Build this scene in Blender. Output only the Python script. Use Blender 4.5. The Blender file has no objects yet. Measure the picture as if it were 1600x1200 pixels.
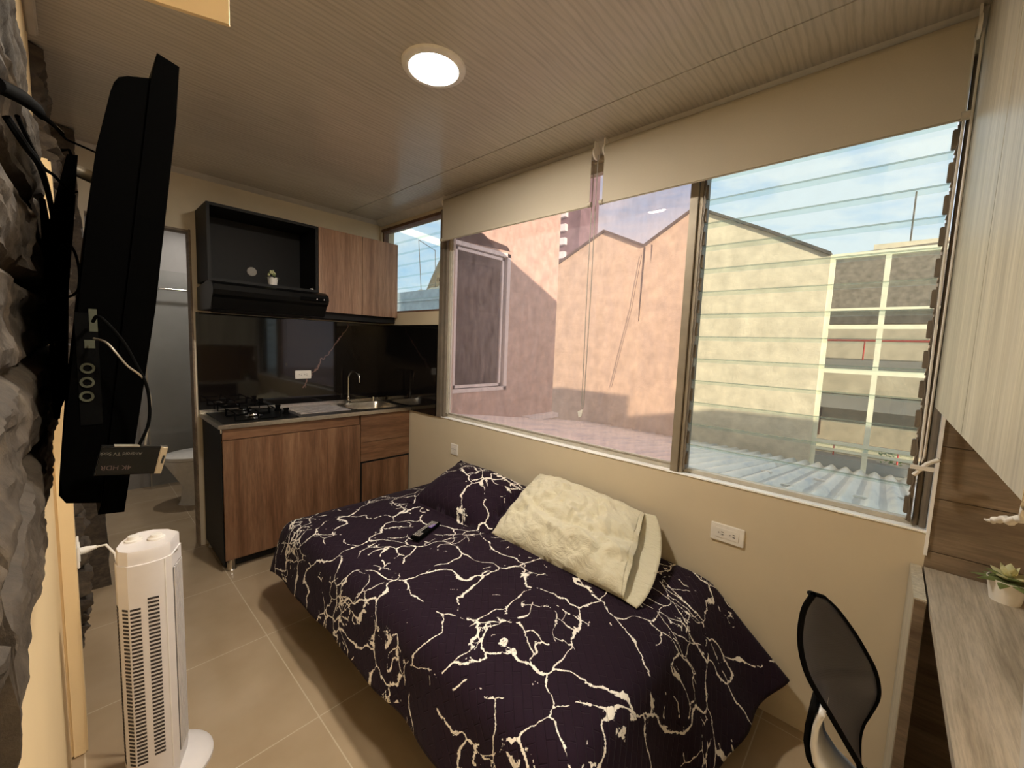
import bpy, bmesh, math, random
from mathutils import Vector, Matrix, noise
random.seed(7)
S = bpy.context.scene
C = S.collection
PI = math.pi

# ------------------------------------------------------------------ camera
yaw, pitch, roll = 0.745349, -0.093795, 0.038441
fw = Vector((-math.sin(yaw)*math.cos(pitch), math.cos(yaw)*math.cos(pitch), math.sin(pitch)))
rt = Vector((math.cos(yaw), math.sin(yaw), 0))
up = rt.cross(fw)
r2 = rt*math.cos(roll) + up*math.sin(roll)
u2 = -rt*math.sin(roll) + up*math.cos(roll)
cam = bpy.data.objects.new('camera', bpy.data.cameras.new('camera'))
C.objects.link(cam)
cam.matrix_world = Matrix(((r2.x, u2.x, -fw.x, 3.26785), (r2.y, u2.y, -fw.y, -1.81923), (r2.z, u2.z, -fw.z, 1.41062), (0, 0, 0, 1)))
cam.data.sensor_fit = 'HORIZONTAL'; cam.data.sensor_width = 36.0
cam.data.lens = 637.8486*36/1600
cam.data.clip_start = 0.01
S.camera = cam
S.view_settings.view_transform = 'Standard'; S.view_settings.look = 'None'
S.view_settings.gamma = 1.0; S.view_settings.use_curve_mapping = False
S.view_settings.exposure = 0.4
LAMP_L = 300.0

# ------------------------------------------------------------------ world: day sky with soft clouds
w = bpy.data.worlds.new('sky'); S.world = w; w.use_nodes = True
nt = w.node_tree; nt.nodes.clear()
def wn(t, **k):
    n = nt.nodes.new(t)
    for a, b in k.items(): setattr(n, a, b)
    return n
tc = wn('ShaderNodeTexCoord'); mp = wn('ShaderNodeMapping'); mp.inputs['Scale'].default_value = (1, 1, 3.0)
nz = wn('ShaderNodeTexNoise'); nz.inputs['Scale'].default_value = 3.2; nz.inputs['Detail'].default_value = 8; nz.inputs['Roughness'].default_value = .62; nz.inputs['Distortion'].default_value = .3
rp = wn('ShaderNodeValToRGB'); rp.color_ramp.elements[0].position = .30; rp.color_ramp.elements[1].position = .54
sx = wn('ShaderNodeSeparateXYZ')
gr = wn('ShaderNodeValToRGB'); gr.color_ramp.elements[0].color = (.50, .72, .86, 1); gr.color_ramp.elements[1].color = (.10, .33, .72, 1); gr.color_ramp.elements[0].position = 0.0; gr.color_ramp.elements[1].position = .6
mx = wn('ShaderNodeMixRGB'); mx.inputs['Color2'].default_value = (.76, .82, .84, 1)
bg = wn('ShaderNodeBackground'); bg.inputs['Strength'].default_value = .95; wo = wn('ShaderNodeOutputWorld')
L = nt.links.new
L(tc.outputs['Generated'], mp.inputs['Vector']); L(mp.outputs['Vector'], nz.inputs['Vector']); L(nz.outputs['Fac'], rp.inputs['Fac'])
L(tc.outputs['Generated'], sx.inputs[0]); L(sx.outputs['Z'], gr.inputs['Fac'])
L(rp.outputs['Color'], mx.inputs['Fac']); L(gr.outputs['Color'], mx.inputs['Color1']); L(mx.outputs['Color'], bg.inputs['Color']); L(bg.outputs[0], wo.inputs[0])

# ------------------------------------------------------------------ sun
sd = bpy.data.lights.new('sun', 'SUN'); sd.energy = 5.0; sd.angle = .01; sd.color = (1, .86, .66)
so = bpy.data.objects.new('sun', sd); C.objects.link(so)
so.rotation_euler = Vector((-1.8, 1, -.4)).to_track_quat('-Z', 'Y').to_euler()

# ------------------------------------------------------------------ materials
class MT:
    def __init__(s, name, base=(.8, .8, .8), rough=.5, metal=0, spec=.5):
        s.m = bpy.data.materials.new(name); s.m.use_nodes = True; s.t = s.m.node_tree
        s.p = s.t.nodes['Principled BSDF']; s.o = s.t.nodes['Material Output']
        s.p.inputs['Base Color'].default_value = (*base, 1); s.p.inputs['Roughness'].default_value = rough
        s.p.inputs['Metallic'].default_value = metal; s.p.inputs['Specular IOR Level'].default_value = spec
    def n(s, t, **k):
        n = s.t.nodes.new(t)
        for a, b in k.items():
            if hasattr(n, a) and not a[0].isupper(): setattr(n, a, b)
            else: n.inputs[a.replace('_', ' ')].default_value = b
        return n
    def l(s, a, b): s.t.links.new(a, b)
    def co(s, scale=(1, 1, 1), loc=(0, 0, 0), uv=False, rot=(0, 0, 0)):
        t = s.n('ShaderNodeTexCoord'); m = s.n('ShaderNodeMapping')
        m.inputs['Scale'].default_value = scale; m.inputs['Location'].default_value = loc; m.inputs['Rotation'].default_value = rot
        s.l(t.outputs['UV' if uv else 'Object'], m.inputs['Vector']); return m.outputs['Vector']
    def noise(s, v, sc, det=4, rough=.5, dist=0):
        n = s.n('ShaderNodeTexNoise', Scale=sc, Detail=det, Roughness=rough, Distortion=dist); s.l(v, n.inputs['Vector']); return n.outputs['Fac']
    def ramp(s, f, stops, const=False):
        r = s.n('ShaderNodeValToRGB'); e = r.color_ramp.elements
        if const: r.color_ramp.interpolation = 'CONSTANT'
        while len(e) < len(stops): e.new(.5)
        for i, (p, c) in enumerate(stops):
            e[i].position = p; e[i].color = (*c, 1) if len(c) == 3 else c
        s.l(f, r.inputs['Fac']); return r.outputs['Color']
    def mix(s, f, a, b, mode='MIX'):
        m = s.n('ShaderNodeMixRGB', blend_type=mode)
        for i, v in ((0, f), (1, a), (2, b)):
            if hasattr(v, 'node'): s.l(v, m.inputs[i])
            elif i == 0: m.inputs[0].default_value = v
            else: m.inputs[i].default_value = (*v, 1)
        return m.outputs[0]
    def math(s, op, a, b=0.0, clamp=False):
        m = s.n('ShaderNodeMath', operation=op); m.use_clamp = clamp
        for i, v in ((0, a), (1, b)):
            if hasattr(v, 'node'): s.l(v, m.inputs[i])
            else: m.inputs[i].default_value = v
        return m.outputs[0]
    def base(s, c): s.l(c, s.p.inputs['Base Color']); return s
    def bump(s, h, st=.3, dist=.01):
        b = s.n('ShaderNodeBump', Strength=st, Distance=dist); s.l(h, b.inputs['Height']); s.l(b.outputs['Normal'], s.p.inputs['Normal']); return s

def plain(name, c, rough=.5, metal=0, spec=.5, var=.06, sc=30, bump=0):
    m = MT(name, c, rough, metal, spec); v = m.co()
    f = m.noise(v, sc, 5)
    m.base(m.ramp(f, [(.3, tuple(x*(1-var) for x in c)), (.7, tuple(min(1, x*(1+var)) for x in c))]))
    if bump: m.bump(f, bump, .004)
    return m.m

def plaster(name, c, sc=8, var=.08, bump=.25, rough=.75):
    m = MT(name, c, rough); v = m.co()
    f = m.noise(v, sc, 8, .6); g = m.noise(v, sc*9, 4, .6)
    a = m.ramp(f, [(.3, tuple(x*(1-var) for x in c)), (.7, tuple(min(1, x*(1+var*.6)) for x in c))])
    m.base(a); m.bump(m.math('ADD', m.math('MULTIPLY', f, .6), m.math('MULTIPLY', g, .3)), bump, .01)
    return m.m

def wood(name, dark, mid, light, grain=(1, 1, 1), rough=.4, strips=0, sc=6, spec=.4, bump=.08):
    """grain = stretch per axis (small along the grain)"""
    m = MT(name, mid, rough, 0, spec); v = m.co(grain)
    f = m.noise(v, sc, 9, .62, .6); g = m.noise(v, sc*6, 4, .7); w_ = m.noise(m.co(tuple(x*.35 for x in grain)), sc, 3, .5, 1.5)
    a = m.ramp(f, [(.3, dark), (.5, mid), (.7, light)])
    b = m.ramp(g, [(.35, (.72, .72, .72)), (.6, (1, 1, 1))])
    c = m.ramp(w_, [(.35, (.8, .8, .8)), (.65, (1.0, 1.0, 1.0))])
    o = m.mix(1, m.mix(1, a, b, 'MULTIPLY'), c, 'MULTIPLY')
    m.base(o); m.bump(g, bump, .002)
    return m.m

M = {}
M['cream'] = plaster('cream painted plaster', (.63, .545, .40), 3, .04, .12)
M['cream_warm'] = plaster('warm cream painted plaster', (.80, .62, .36), 3, .03, .12)
M['cream_kitchen'] = plaster('cream plaster over kitchen', (.72, .64, .50), 4, .06, .15)
M['trim'] = plain('dusty off white trim', (.55, .52, .48), .45)
M['sill'] = plain('white painted sill', (.93, .93, .92), .4, var=.05, sc=20)
M['black'] = plain('black plastic', (.003, .003, .003), .75, spec=.03)
M['tvblack'] = plain('matt black television plastic', (.001, .001, .001), .6, spec=.01)
M['metalblack'] = plain('flat black metal', (.001, .001, .001), .9, spec=.01)
M['frame'] = plain('off white window track', (.50, .47, .40), .45, var=.1)
M['blackmat'] = plain('black matt melamine', (.007, .0065, .0065), .55, spec=.25)
M['blackgloss'] = plain('black gloss metal', (.005, .005, .005), .3, spec=.2)
M['steel'] = plain('brushed stainless steel', (.55, .51, .45), .28, 1, var=.1, sc=60)
M['chrome'] = plain('chrome', (.75, .74, .72), .12, 1)
M['textdim'] = plain('dim grey print', (.13, .12, .10), .6)
M['textred'] = plain('dim brown print', (.07, .045, .04), .6)
M['silver'] = plain('silver grey plastic', (.50, .50, .50), .35)
M['port'] = plain('dull green grey port', (.05, .055, .035), .5)
M['white'] = plain('white plastic', (.80, .77, .72), .4)
M['fanwhite'] = plain('pale grey white plastic', (.74, .70, .69), .42, var=.02)
M['fandark'] = plain('dark inside of fan', (.03, .022, .022), .6)
M['blind'] = plain('beige roller fabric', (.43, .385, .305), .85, var=.02, sc=300, bump=.1)
M['alu'] = plain('grey brown aluminium', (.30, .26, .20), .42, .3, var=.12, sc=15)
M['aludk'] = plain('dark window post', (.19, .16, .125), .5, .2, var=.15, sc=15)
M['oxid'] = plain('rust brown lintel', (.13, .065, .04), .7, var=.3, sc=20)
M['ceramic'] = plain('white ceramic', (.72, .70, .66), .15)
M['bathtile'] = plaster('grey bathroom wall', (.30, .285, .275), 2.5, .14, .05, .45)
M['walnut'] = wood('brown walnut laminate', (.12, .055, .026), (.20, .100, .052), (.28, .155, .085), (6, 6, .5), .42, sc=3)
M['walnutup'] = wood('light walnut laminate', (.22, .12, .075), (.36, .21, .135), (.47, .30, .20), (7, 7, .45), .42, sc=3)
M['walnuth'] = wood('brown walnut laminate across', (.12, .055, .026), (.21, .105, .053), (.28, .155, .085), (6, .6, 6), .42, sc=3)
M['ash'] = wood('pale ash laminate', (.52, .47, .37), (.64, .59, .47), (.72, .67, .56), (6, 6, .35), .38, sc=3, bump=.05)
M['ashtop'] = wood('pale ash desk top', (.42, .36, .28), (.58, .51, .41), (.68, .61, .51), (9, .55, 6), .42, sc=3.5, bump=.1)
M['oakdark'] = wood('grey brown oak laminate', (.18, .125, .08), (.27, .20, .135), (.35, .265, .19), (.6, 5, 6), .5, sc=3)
M['dirtgrey'] = plain('shadow gap', (.05, .04, .03), .8)
M['leaf'] = plain('green succulent leaf', (.16, .20, .07), .45, var=.35, sc=25)
M['leafpale'] = plain('pale yellow green leaf', (.62, .62, .36), .5, var=.15, sc=25)
M['soil'] = plain('dark soil', (.02, .014, .01), .9)
M['purple'] = plain('purple label', (.10, .05, .30), .4)
M['key'] = plain('grey rubber key', (.35, .33, .30), .6)
M['slot'] = plain('dark slot', (.01, .01, .01), .8)
M['red'] = plain('red painted railing', (.62, .06, .05), .5)
M['concrete'] = plaster('grey concrete', (.34, .32, .29), 4, .15, .3)
M['yellowsteel'] = plain('cream painted steel frame', (.86, .80, .60), .5, var=.08, sc=14)
M['pillow'] = MT('ivory cotton', (.62, .575, .42), .85)
_m = M['pillow']; _m.bump(_m.noise(_m.co((1, 1.6, 1)), 13, 7, .6, 1.6), .6, .02); _m.p.inputs['Sheen Weight'].default_value = .2; M['pillow'] = _m.m

# ceiling: gloss PVC boards with fine grain
m = MT('gloss wood print ceiling boards', (.4, .35, .29), .20, 0, .5)
v = m.co((1, .07, 1)); f = m.noise(v, 60, 5, .7, .5); g = m.noise(m.co((1, .16, 1)), 14, 4, .6, 2.2)
rings = m.n('ShaderNodeTexWave', wave_type='BANDS', bands_direction='X', Scale=14, Distortion=5, Detail=3, Detail_Scale=1.2); m.l(m.co((1, .22, 1)), rings.inputs['Vector'])
a = m.ramp(f, [(.3, (.50, .46, .40)), (.65, (.60, .56, .50))]); b = m.ramp(rings.outputs['Fac'], [(.0, (.86, .86, .86)), (.5, (1, 1, 1))])
sxx = m.n('ShaderNodeSeparateXYZ'); m.l(m.co(), sxx.inputs[0])
fr = m.math('FRACT', m.math('MULTIPLY', m.math('ADD', sxx.outputs['X'], .1), 1/.30)); seam = m.math('LESS_THAN', fr, .008)
col = m.mix(1, a, b, 'MULTIPLY'); col = m.mix(m.math('MULTIPLY', seam, .10), col, (.16, .13, .1)); m.base(col)
m.bump(m.math('SUBTRACT', m.math('MULTIPLY', f, .15), m.math('MULTIPLY', seam, .3)), .1, .001)
M['ceiling'] = m.m
# floor tile
m = MT('beige porcelain floor tile', (.42, .33, .22), .16, 0, .5)
br = m.n('ShaderNodeTexBrick', offset=0.0, Scale=1.0, Mortar_Size=.0022, Brick_Width=.6, Row_Height=.6, Mortar_Smooth=.1)
br.inputs['Color1'].default_value = br.inputs['Color2'].default_value = (1, 1, 1, 1); br.inputs['Mortar'].default_value = (0, 0, 0, 1)
m.l(m.co(loc=(-.02, 1.845, 0)), br.inputs['Vector'])
f = m.noise(m.co(), 5, 6); a = m.ramp(f, [(.3, (.35, .26, .165)), (.7, (.41, .315, .21))])
m.base(m.mix(br.outputs['Fac'], a, (.52, .43, .31))); m.bump(m.math('SUBTRACT', 1, br.outputs['Fac']), .1, .002)
m.l(m.ramp(m.noise(m.co(), 9, 5), [(.3, (.15, .15, .15)), (.7, (.26, .26, .26))]), m.p.inputs['Roughness'])
M['floor'] = m.m
# black marble splashback
m = MT('black gloss stone splashback', (.008, .007, .007), .05, 0, .6)
v = m.co(); nn = m.noise(v, 1.7, 6, .6); vv = m.n('ShaderNodeTexNoise', Scale=1.3, Detail=7, Roughness=.6, Distortion=.4); m.l(m.co(loc=(3.1, 1.2, .4)), vv.inputs['Vector'])
d = m.math('ABSOLUTE', m.math('SUBTRACT', vv.outputs['Fac'], .5)); vein = m.ramp(d, [(.0, (1, 1, 1)), (.006, (0, 0, 0))])
patch = m.ramp(nn, [(.5, (0, 0, 0)), (.56, (1, 1, 1))])
sp = m.n('ShaderNodeSeparateXYZ'); m.l(m.co(), sp.inputs[0])
ln = m.math('ADD', m.math('SUBTRACT', m.math('MULTIPLY', sp.outputs['Y'], .8), m.math('MULTIPLY', sp.outputs['Z'], .6)), .089)
wob = m.math('MULTIPLY', m.math('SUBTRACT', m.noise(m.co(loc=(2, 5, 1)), 5, 5, .6), .5), .22)
dd_ = m.math('ABSOLUTE', m.math('ADD', ln, wob)); v1 = m.math('MULTIPLY', m.math('LESS_THAN', dd_, .005), m.math('GREATER_THAN', sp.outputs['Z'], .13))
m.base(m.mix(v1, (.006, .005, .005), (.17, .10, .085)))
M['marble'] = m.m
M['blackpanel'] = plain('black gloss side splashback', (.006, .005, .005), .06)
# stone cladding
m = MT('dark split slate', (.1, .08, .06), .7, 0, .4)
v = m.co((1, 1, 2.5)); f = m.noise(v, 14, 8, .65, .6); g = m.noise(m.co(), 60, 6, .7)
m.base(m.mix(.35, m.ramp(f, [(.3, (.012, .0085, .006)), (.5, (.038, .027, .018)), (.74, (.11, .082, .054))]), m.ramp(g, [(.3, (.02, .015, .01)), (.8, (.15, .115, .08))])))
m.bump(g, .5, .004); M['stone'] = m.m
# quilt: black violet ground, white branching cracks, stitched herringbone
def quilt(name, off=(0, 0, 0), uv=True, k=1.0):
    m = MT(name, (.02, .01, .02), .85); uvv = m.co((1, 1, 1), off, uv=uv)
    def warp(v, sc, amt, det=6):
        n = m.n('ShaderNodeTexNoise', Scale=sc, Detail=det, Roughness=.65); m.l(v, n.inputs['Vector'])
        s_ = m.n('ShaderNodeVectorMath', operation='SUBTRACT'); s_.inputs[1].default_value = (.5, .5, .5); m.l(n.outputs['Color'], s_.inputs[0])
        t_ = m.n('ShaderNodeVectorMath', operation='SCALE'); t_.inputs['Scale'].default_value = amt; m.l(s_.outputs[0], t_.inputs[0])
        a_ = m.n('ShaderNodeVectorMath', operation='ADD'); m.l(v, a_.inputs[0]); m.l(t_.outputs[0], a_.inputs[1]); return a_.outputs[0]
    v = warp(warp(uvv, 2.0, .36, 3), 13, .05, 8)
    def edges(v, sc):
        e = m.n('ShaderNodeTexVoronoi', feature='DISTANCE_TO_EDGE', Scale=sc); m.l(v, e.inputs['Vector']); return e.outputs['Distance']
    fray = m.math('MULTIPLY', m.math('SUBTRACT', m.noise(uvv, 95, 3, .7), .5), .030)
    e1 = m.math('ADD', edges(v, 4.0*k), fray); e2 = m.math('ADD', edges(v, 9.5*k), m.math('MULTIPLY', fray, 1.6)); e3 = m.math('ADD', edges(v, 21*k), m.math('MULTIPLY', fray, 2.5))
    thick = m.ramp(m.noise(uvv, 9, 4, .6), [(.38, (.006, .006, .006)), (.56, (.012, .012, .012)), (.66, (.022, .022, .022)), (.78, (.048, .048, .048))])
    c1 = m.math('LESS_THAN', e1, thick); gate1 = m.math('GREATER_THAN', m.noise(uvv, 5.5, 5, .6), .42)
    gn = m.noise(uvv, 3.1, 6, .65)
    c2 = m.math('MULTIPLY', m.math('LESS_THAN', e2, m.math('MULTIPLY', thick, 1.6)), m.math('GREATER_THAN', gn, .535))
    c3 = m.math('MULTIPLY', m.math('LESS_THAN', e3, .05), m.math('GREATER_THAN', gn, .635))
    crack = m.math('MAXIMUM', m.math('MAXIMUM', m.math('MULTIPLY', c1, gate1), c2), c3)
    m.base(m.mix(crack, (.013, .005, .0125), (.84, .79, .70)))
    # stitched blocks
    hb = m.n('ShaderNodeTexBrick', offset=.5, Scale=1, Mortar_Size=.0022, Brick_Width=.075, Row_Height=.025, Mortar_Smooth=1.0)
    m.l(m.co((1, 1, 1), off, uv=uv, rot=(0, 0, PI/4)), hb.inputs['Vector'])
    m.bump(m.math('ADD', m.math('SUBTRACT', 1, hb.outputs['Fac']), m.math('MULTIPLY', m.noise(uvv, 30, 4), .5)), .55, .006)
    m.p.inputs['Sheen Weight'].default_value = .03; m.p.inputs['Specular IOR Level'].default_value = .15
    return m.m
M['quilt'] = quilt('black violet quilt with white cracks')
M['sham'] = quilt('black violet sham with white cracks', (3.3, 1.7, 0), True, .9)

def glassy(name, tint=(1, 1, 1), dust=.0, dustc=(.8, .8, .8), dsc=30, gloss=.06, streak=(1, 1, 1)):
    m = MT(name); t = m.t; t.nodes.remove(m.p)
    tr = m.n('ShaderNodeBsdfTransparent'); tr.inputs['Color'].default_value = (*tint, 1)
    gl = m.n('ShaderNodeBsdfGlossy', Roughness=.02); di = m.n('ShaderNodeBsdfDiffuse'); di.inputs['Color'].default_value = (*dustc, 1)
    tl = m.n('ShaderNodeBsdfTranslucent'); tl.inputs['Color'].default_value = (*dustc, 1)
    dd = m.n('ShaderNodeMixShader'); dd.inputs[0].default_value = .5; m.l(di.outputs[0], dd.inputs[1]); m.l(tl.outputs[0], dd.inputs[2])
    lw = m.n('ShaderNodeLayerWeight'); lw.inputs['Blend'].default_value = .5
    fr = m.math('ADD', .035, m.math('MULTIPLY', .96, m.math('POWER', lw.outputs['Facing'], 5.0)))
    a = m.n('ShaderNodeMixShader'); m.l(m.math('MULTIPLY', fr, gloss/.06, True), a.inputs[0]); m.l(tr.outputs[0], a.inputs[1]); m.l(gl.outputs[0], a.inputs[2])
    b = m.n('ShaderNodeMixShader')
    f = m.noise(m.co(streak), dsc, 7, .65)
    m.l(m.math('MULTIPLY', m.ramp(f, [(.3, (.35, .35, .35)), (.75, (1, 1, 1))]), dust), b.inputs[0]); m.l(a.outputs[0], b.inputs[1]); m.l(dd.outputs[0], b.inputs[2])
    m.l(b.outputs[0], m.o.inputs['Surface']); return m.m
M['pinkglass'] = glassy('dusty pink tinted glass', (.98, .87, .86), .20, (.80, .72, .76), 26, .06, (1, 1, .35))
M['clearglass'] = glassy('clear louver glass', (.93, .97, .96), .05, (.85, .9, .88), 18, .05)
M['edgeglass'] = glassy('glass edge', (.80, .85, .82), .22, (.7, .76, .73), 10)
M['showerglass'] = glassy('shower glass', (.94, .95, .95), .05, (.6, .6, .6), 8, .04)
M['mesh'] = glassy('black mesh fabric', (1, 1, 1), 0)
m = MT('black woven mesh', (.035, .037, .052), .5); t = m.t
wv = m.n('ShaderNodeTexBrick', offset=0, Scale=1, Mortar_Size=.0011, Brick_Width=.0035, Row_Height=.0035, Mortar_Smooth=.0); m.l(m.co(uv=True), wv.inputs['Vector'])
tr = m.n('ShaderNodeBsdfTransparent'); ms = m.n('ShaderNodeMixShader'); m.l(wv.outputs['Fac'], ms.inputs[0])
mf = m.math('MAXIMUM', wv.outputs['Fac'], .78); m.l(mf, ms.inputs[0]); m.l(tr.outputs[0], ms.inputs[1]); m.l(m.p.outputs[0], ms.inputs[2]); m.l(ms.outputs[0], m.o.inputs['Surface'])
M['mesh'] = m.m
def emis(name, c, st):
    m = MT(name); m.p.inputs['Emission Color'].default_value = (*c, 1); m.p.inputs['Emission Strength'].default_value = st; return m.m
M['bathfill'] = emis('added bathroom fill light', (1, .93, .84), 230)  # glow of the extra light added in the bathroom
M['lamp'] = emis('lit lamp diffuser', (1, .91, .78), LAMP_L)
# outdoors
M['gable'] = plaster('rough cream render', (.74, .63, .46), 7, .24, 1.0, .85)
M['pinkwall'] = plaster('rough pinkish render', (.62, .50, .42), 9, .28, 1.0, .85)
m = MT('ribbed translucent roofing', (.62, .62, .60), .35, 0, .5)
f = m.noise(m.co((3, .6, 1)), 5, 7, .65); m.base(m.ramp(f, [(.3, (.52, .57, .64)), (.48, (.80, .79, .76)), (.7, (.92, .90, .86))]))
sp = m.n('ShaderNodeSeparateXYZ'); m.l(m.co(), sp.inputs[0]); wv_ = m.math('SINE', m.math('MULTIPLY', m.math('ADD', sp.outputs['X'], 2.5), 2*PI/.095)); valley_tone = m.math('MULTIPLY', m.math('LESS_THAN', m.math('ADD', wv_, m.math('MULTIPLY', m.noise(m.co((3, 1, 1)), 9, 5), .8)), -.15), .55)  # valleys tinted darker than the ridges so the ribs stand out
m.base(m.mix(valley_tone, m.ramp(f, [(.3, (.52, .57, .64)), (.48, (.80, .79, .76)), (.7, (.92, .90, .86))]), (.30, .32, .35))); M['corrugated'] = m.m
M['capdark'] = plain('dark weathered flashing', (.10, .085, .07), .8, var=.35, sc=18)
M['parapet'] = plain('blue grey concrete', (.36, .40, .42), .7, var=.15, sc=6)
M['awning'] = plain('brown grey netting', (.27, .23, .19), .8, var=.3, sc=20)
M['hill'] = plain('brown hillside', (.16, .12, .07), .9, var=.3, sc=1)
M['eave'] = plain('white painted eave', (.85, .87, .86), .5)
M['tower'] = plain('grey violet tower', (.20, .15, .17), .8, var=.3, sc=2)
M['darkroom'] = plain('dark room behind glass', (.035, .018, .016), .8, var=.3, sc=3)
M['paneglass'] = glassy('old window pane', (.8, .8, .8), .03, (.5, .4, .4), 12, .02)

# ------------------------------------------------------------------ mesh helpers
class B:
    def __init__(s): s.bm = bmesh.new()
    def box(s, a, b, bev=0):
        x0, x1 = sorted((a[0], b[0])); y0, y1 = sorted((a[1], b[1])); z0, z1 = sorted((a[2], b[2]))
        vs = [s.bm.verts.new(p) for p in ((x0, y0, z0), (x1, y0, z0), (x1, y1, z0), (x0, y1, z0), (x0, y0, z1), (x1, y0, z1), (x1, y1, z1), (x0, y1, z1))]
        fs = [s.bm.faces.new([vs[i] for i in q]) for q in ((0, 3, 2, 1), (4, 5, 6, 7), (0, 1, 5, 4), (1, 2, 6, 5), (2, 3, 7, 6), (3, 0, 4, 7))]
        if bev: bmesh.ops.bevel(s.bm, geom=list({e for f in fs for e in f.edges}), offset=bev, segments=2, affect='EDGES')
        return s
    def prism(s, pts, d, bev=0):
        """closed planar polygon pts extruded by vector d"""
        d = Vector(d); lo = [s.bm.verts.new(p) for p in pts]; hi = [s.bm.verts.new(Vector(p)+d) for p in pts]; n = len(pts)
        fs = [s.bm.faces.new(lo[::-1]), s.bm.faces.new(hi)]
        for i in range(n): fs.append(s.bm.faces.new((lo[i], lo[(i+1) % n], hi[(i+1) % n], hi[i])))
        if bev: bmesh.ops.bevel(s.bm, geom=list({e for f in fs[:2] for e in f.edges}), offset=bev, segments=2, affect='EDGES')
        return s
    def tube(s, pts, r, n=10, cap=True):
        pts = [Vector(p) for p in pts]; rs = r if isinstance(r, (list, tuple)) else [r]*len(pts)
        rings = []; ref = None
        for i, p in enumerate(pts):
            t = (pts[min(i+1, len(pts)-1)]-pts[max(i-1, 0)]).normalized()
            if ref is None: ref = t.orthogonal().normalized()
            ref = (ref-t*ref.dot(t)).normalized(); q = t.cross(ref)
            rings.append([s.bm.verts.new(p+(ref*math.cos(2*PI*k/n)+q*math.sin(2*PI*k/n))*rs[i]) for k in range(n)])
        for a, b in zip(rings, rings[1:]):
            for k in range(n): s.bm.faces.new((a[k], a[(k+1) % n], b[(k+1) % n], b[k]))
        if cap: s.bm.faces.new(rings[0][::-1]); s.bm.faces.new(rings[-1])
        return s
    def lathe(s, prof, c, ax='z', n=28):
        """prof: list of (r, h)"""
        rings = []
        for r, h in prof:
            ring = []
            for k in range(n):
                a = 2*PI*k/n; u, v_ = r*math.cos(a), r*math.sin(a)
                p = {'z': (u, v_, h), 'y': (u, h, v_), 'x': (h, u, v_)}[ax]
                ring.append(s.bm.verts.new(Vector(c)+Vector(p)))
            rings.append(ring)
        for a, b in zip(rings, rings[1:]):
            for k in range(n): s.bm.faces.new((a[k], a[(k+1) % n], b[(k+1) % n], b[k]))
        if prof[0][0] > 1e-5: s.bm.faces.new(rings[0][::-1])
        if prof[-1][0] > 1e-5: s.bm.faces.new(rings[-1])
        return s
    def grid(s, fn, nu, nv, uvf=None, wrap=False):
        vs = [[s.bm.verts.new(fn(i/nu, j/nv)) for j in range(nv+1)] for i in range(nu+1)]
        uvl = s.bm.loops.layers.uv.verify()
        for i in range(nu):
            for j in range(nv):
                f = s.bm.faces.new((vs[i][j], vs[i+1][j], vs[i+1][j+1], vs[i][j+1]))
                if uvf:
                    for lp, (a, b) in zip(f.loops, ((i, j), (i+1, j), (i+1, j+1), (i, j+1))): lp[uvl].uv = uvf(a/nu, b/nv)
        return s
def link(name, b, mat, parent=None, loc=None, smooth=False, solid=0, sub=0):
    me = bpy.data.meshes.new(name); bmesh.ops.recalc_face_normals(b.bm, faces=b.bm.faces[:])
    base = Vector(loc) if loc else Vector((0, 0, 0))
    if parent is not None:
        base = Vector((0, 0, 0)); q = parent
        while q is not None: base += q.location; q = q.parent
    if parent is not None or loc: bmesh.ops.translate(b.bm, verts=b.bm.verts[:], vec=-base)
    b.bm.to_mesh(me); b.bm.free()
    me.materials.append(M[mat])
    if smooth:
        me.polygons.foreach_set('use_smooth', [True]*len(me.polygons))
        me.set_sharp_from_angle(angle=math.radians(40 if smooth is True else smooth))
    o = bpy.data.objects.new(name, me); C.objects.link(o)
    if parent is not None: o.parent = parent
    elif loc: o.location = base
    if solid:
        md = o.modifiers.new('thickness', 'SOLIDIFY'); md.thickness = solid; md.offset = 0
    if sub:
        md = o.modifiers.new('smooth', 'SUBSURF'); md.levels = md.render_levels = sub
    return o
def thing(name, loc, label, cat, group=None):
    o = bpy.data.objects.new(name, None); C.objects.link(o); o.location = loc; o.empty_display_size = .05
    o['label'] = label; o['category'] = cat
    if group: o['group'] = group
    return o
def tag(o, label, cat, group=None):
    o['label'] = label; o['category'] = cat
    if group: o['group'] = group
    return o
def struct(name, b, mat, **k):
    o = link(name, b, mat, **k)
    if not o.parent: o['kind'] = 'structure'
    return o
def sroot(name, loc):
    o = bpy.data.objects.new(name, None); C.objects.link(o); o.location = loc; o['kind'] = 'structure'; return o

H = 2.40
# ================================================================== ROOM SHELL
struct('floor', B().box((-1.75, -2.0, -.08), (4.4, .12, 0)), 'floor')
b = B().box((-1.75, -2.0, H), (4.4, -.298, H+.05)).box((-1.75, -.292, H), (4.4, .12, H+.05)).box((-1.75, -.3, H+.004), (4.4, -.29, H+.05))
struct('ceiling', b, 'ceiling')
struct('roof', B().box((-1.9, -2.2, H+.06), (4.4, .15, 2.66)), 'concrete')
# window wall: the low part, the piece beside the sink, the strip over the windows, the clad part by the desk
WY = .12
b = B().box((-.12, 0, 0), (3.402, WY, .868)).box((-.12, 0, .868), (.85, WY, 1.64)).box((-.12, 0, 1.64), (.03, WY, H)).box((.03, .002, 2.335), (3.402, WY, H))
struct('wall_window_side', b, 'cream')
b = B().box((3.402, 0, 0), (4.3, WY, .66))
z = .66
for zz in (.815, .985, 1.15, 1.32, 1.6, 2.0, H): b.box((3.402, 0, z+.003), (4.3, WY, zz)); z = zz
b.box((3.402, .006, 0), (4.3, WY, H))
struct('wall_oak_clad', b, 'oakdark')
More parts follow.
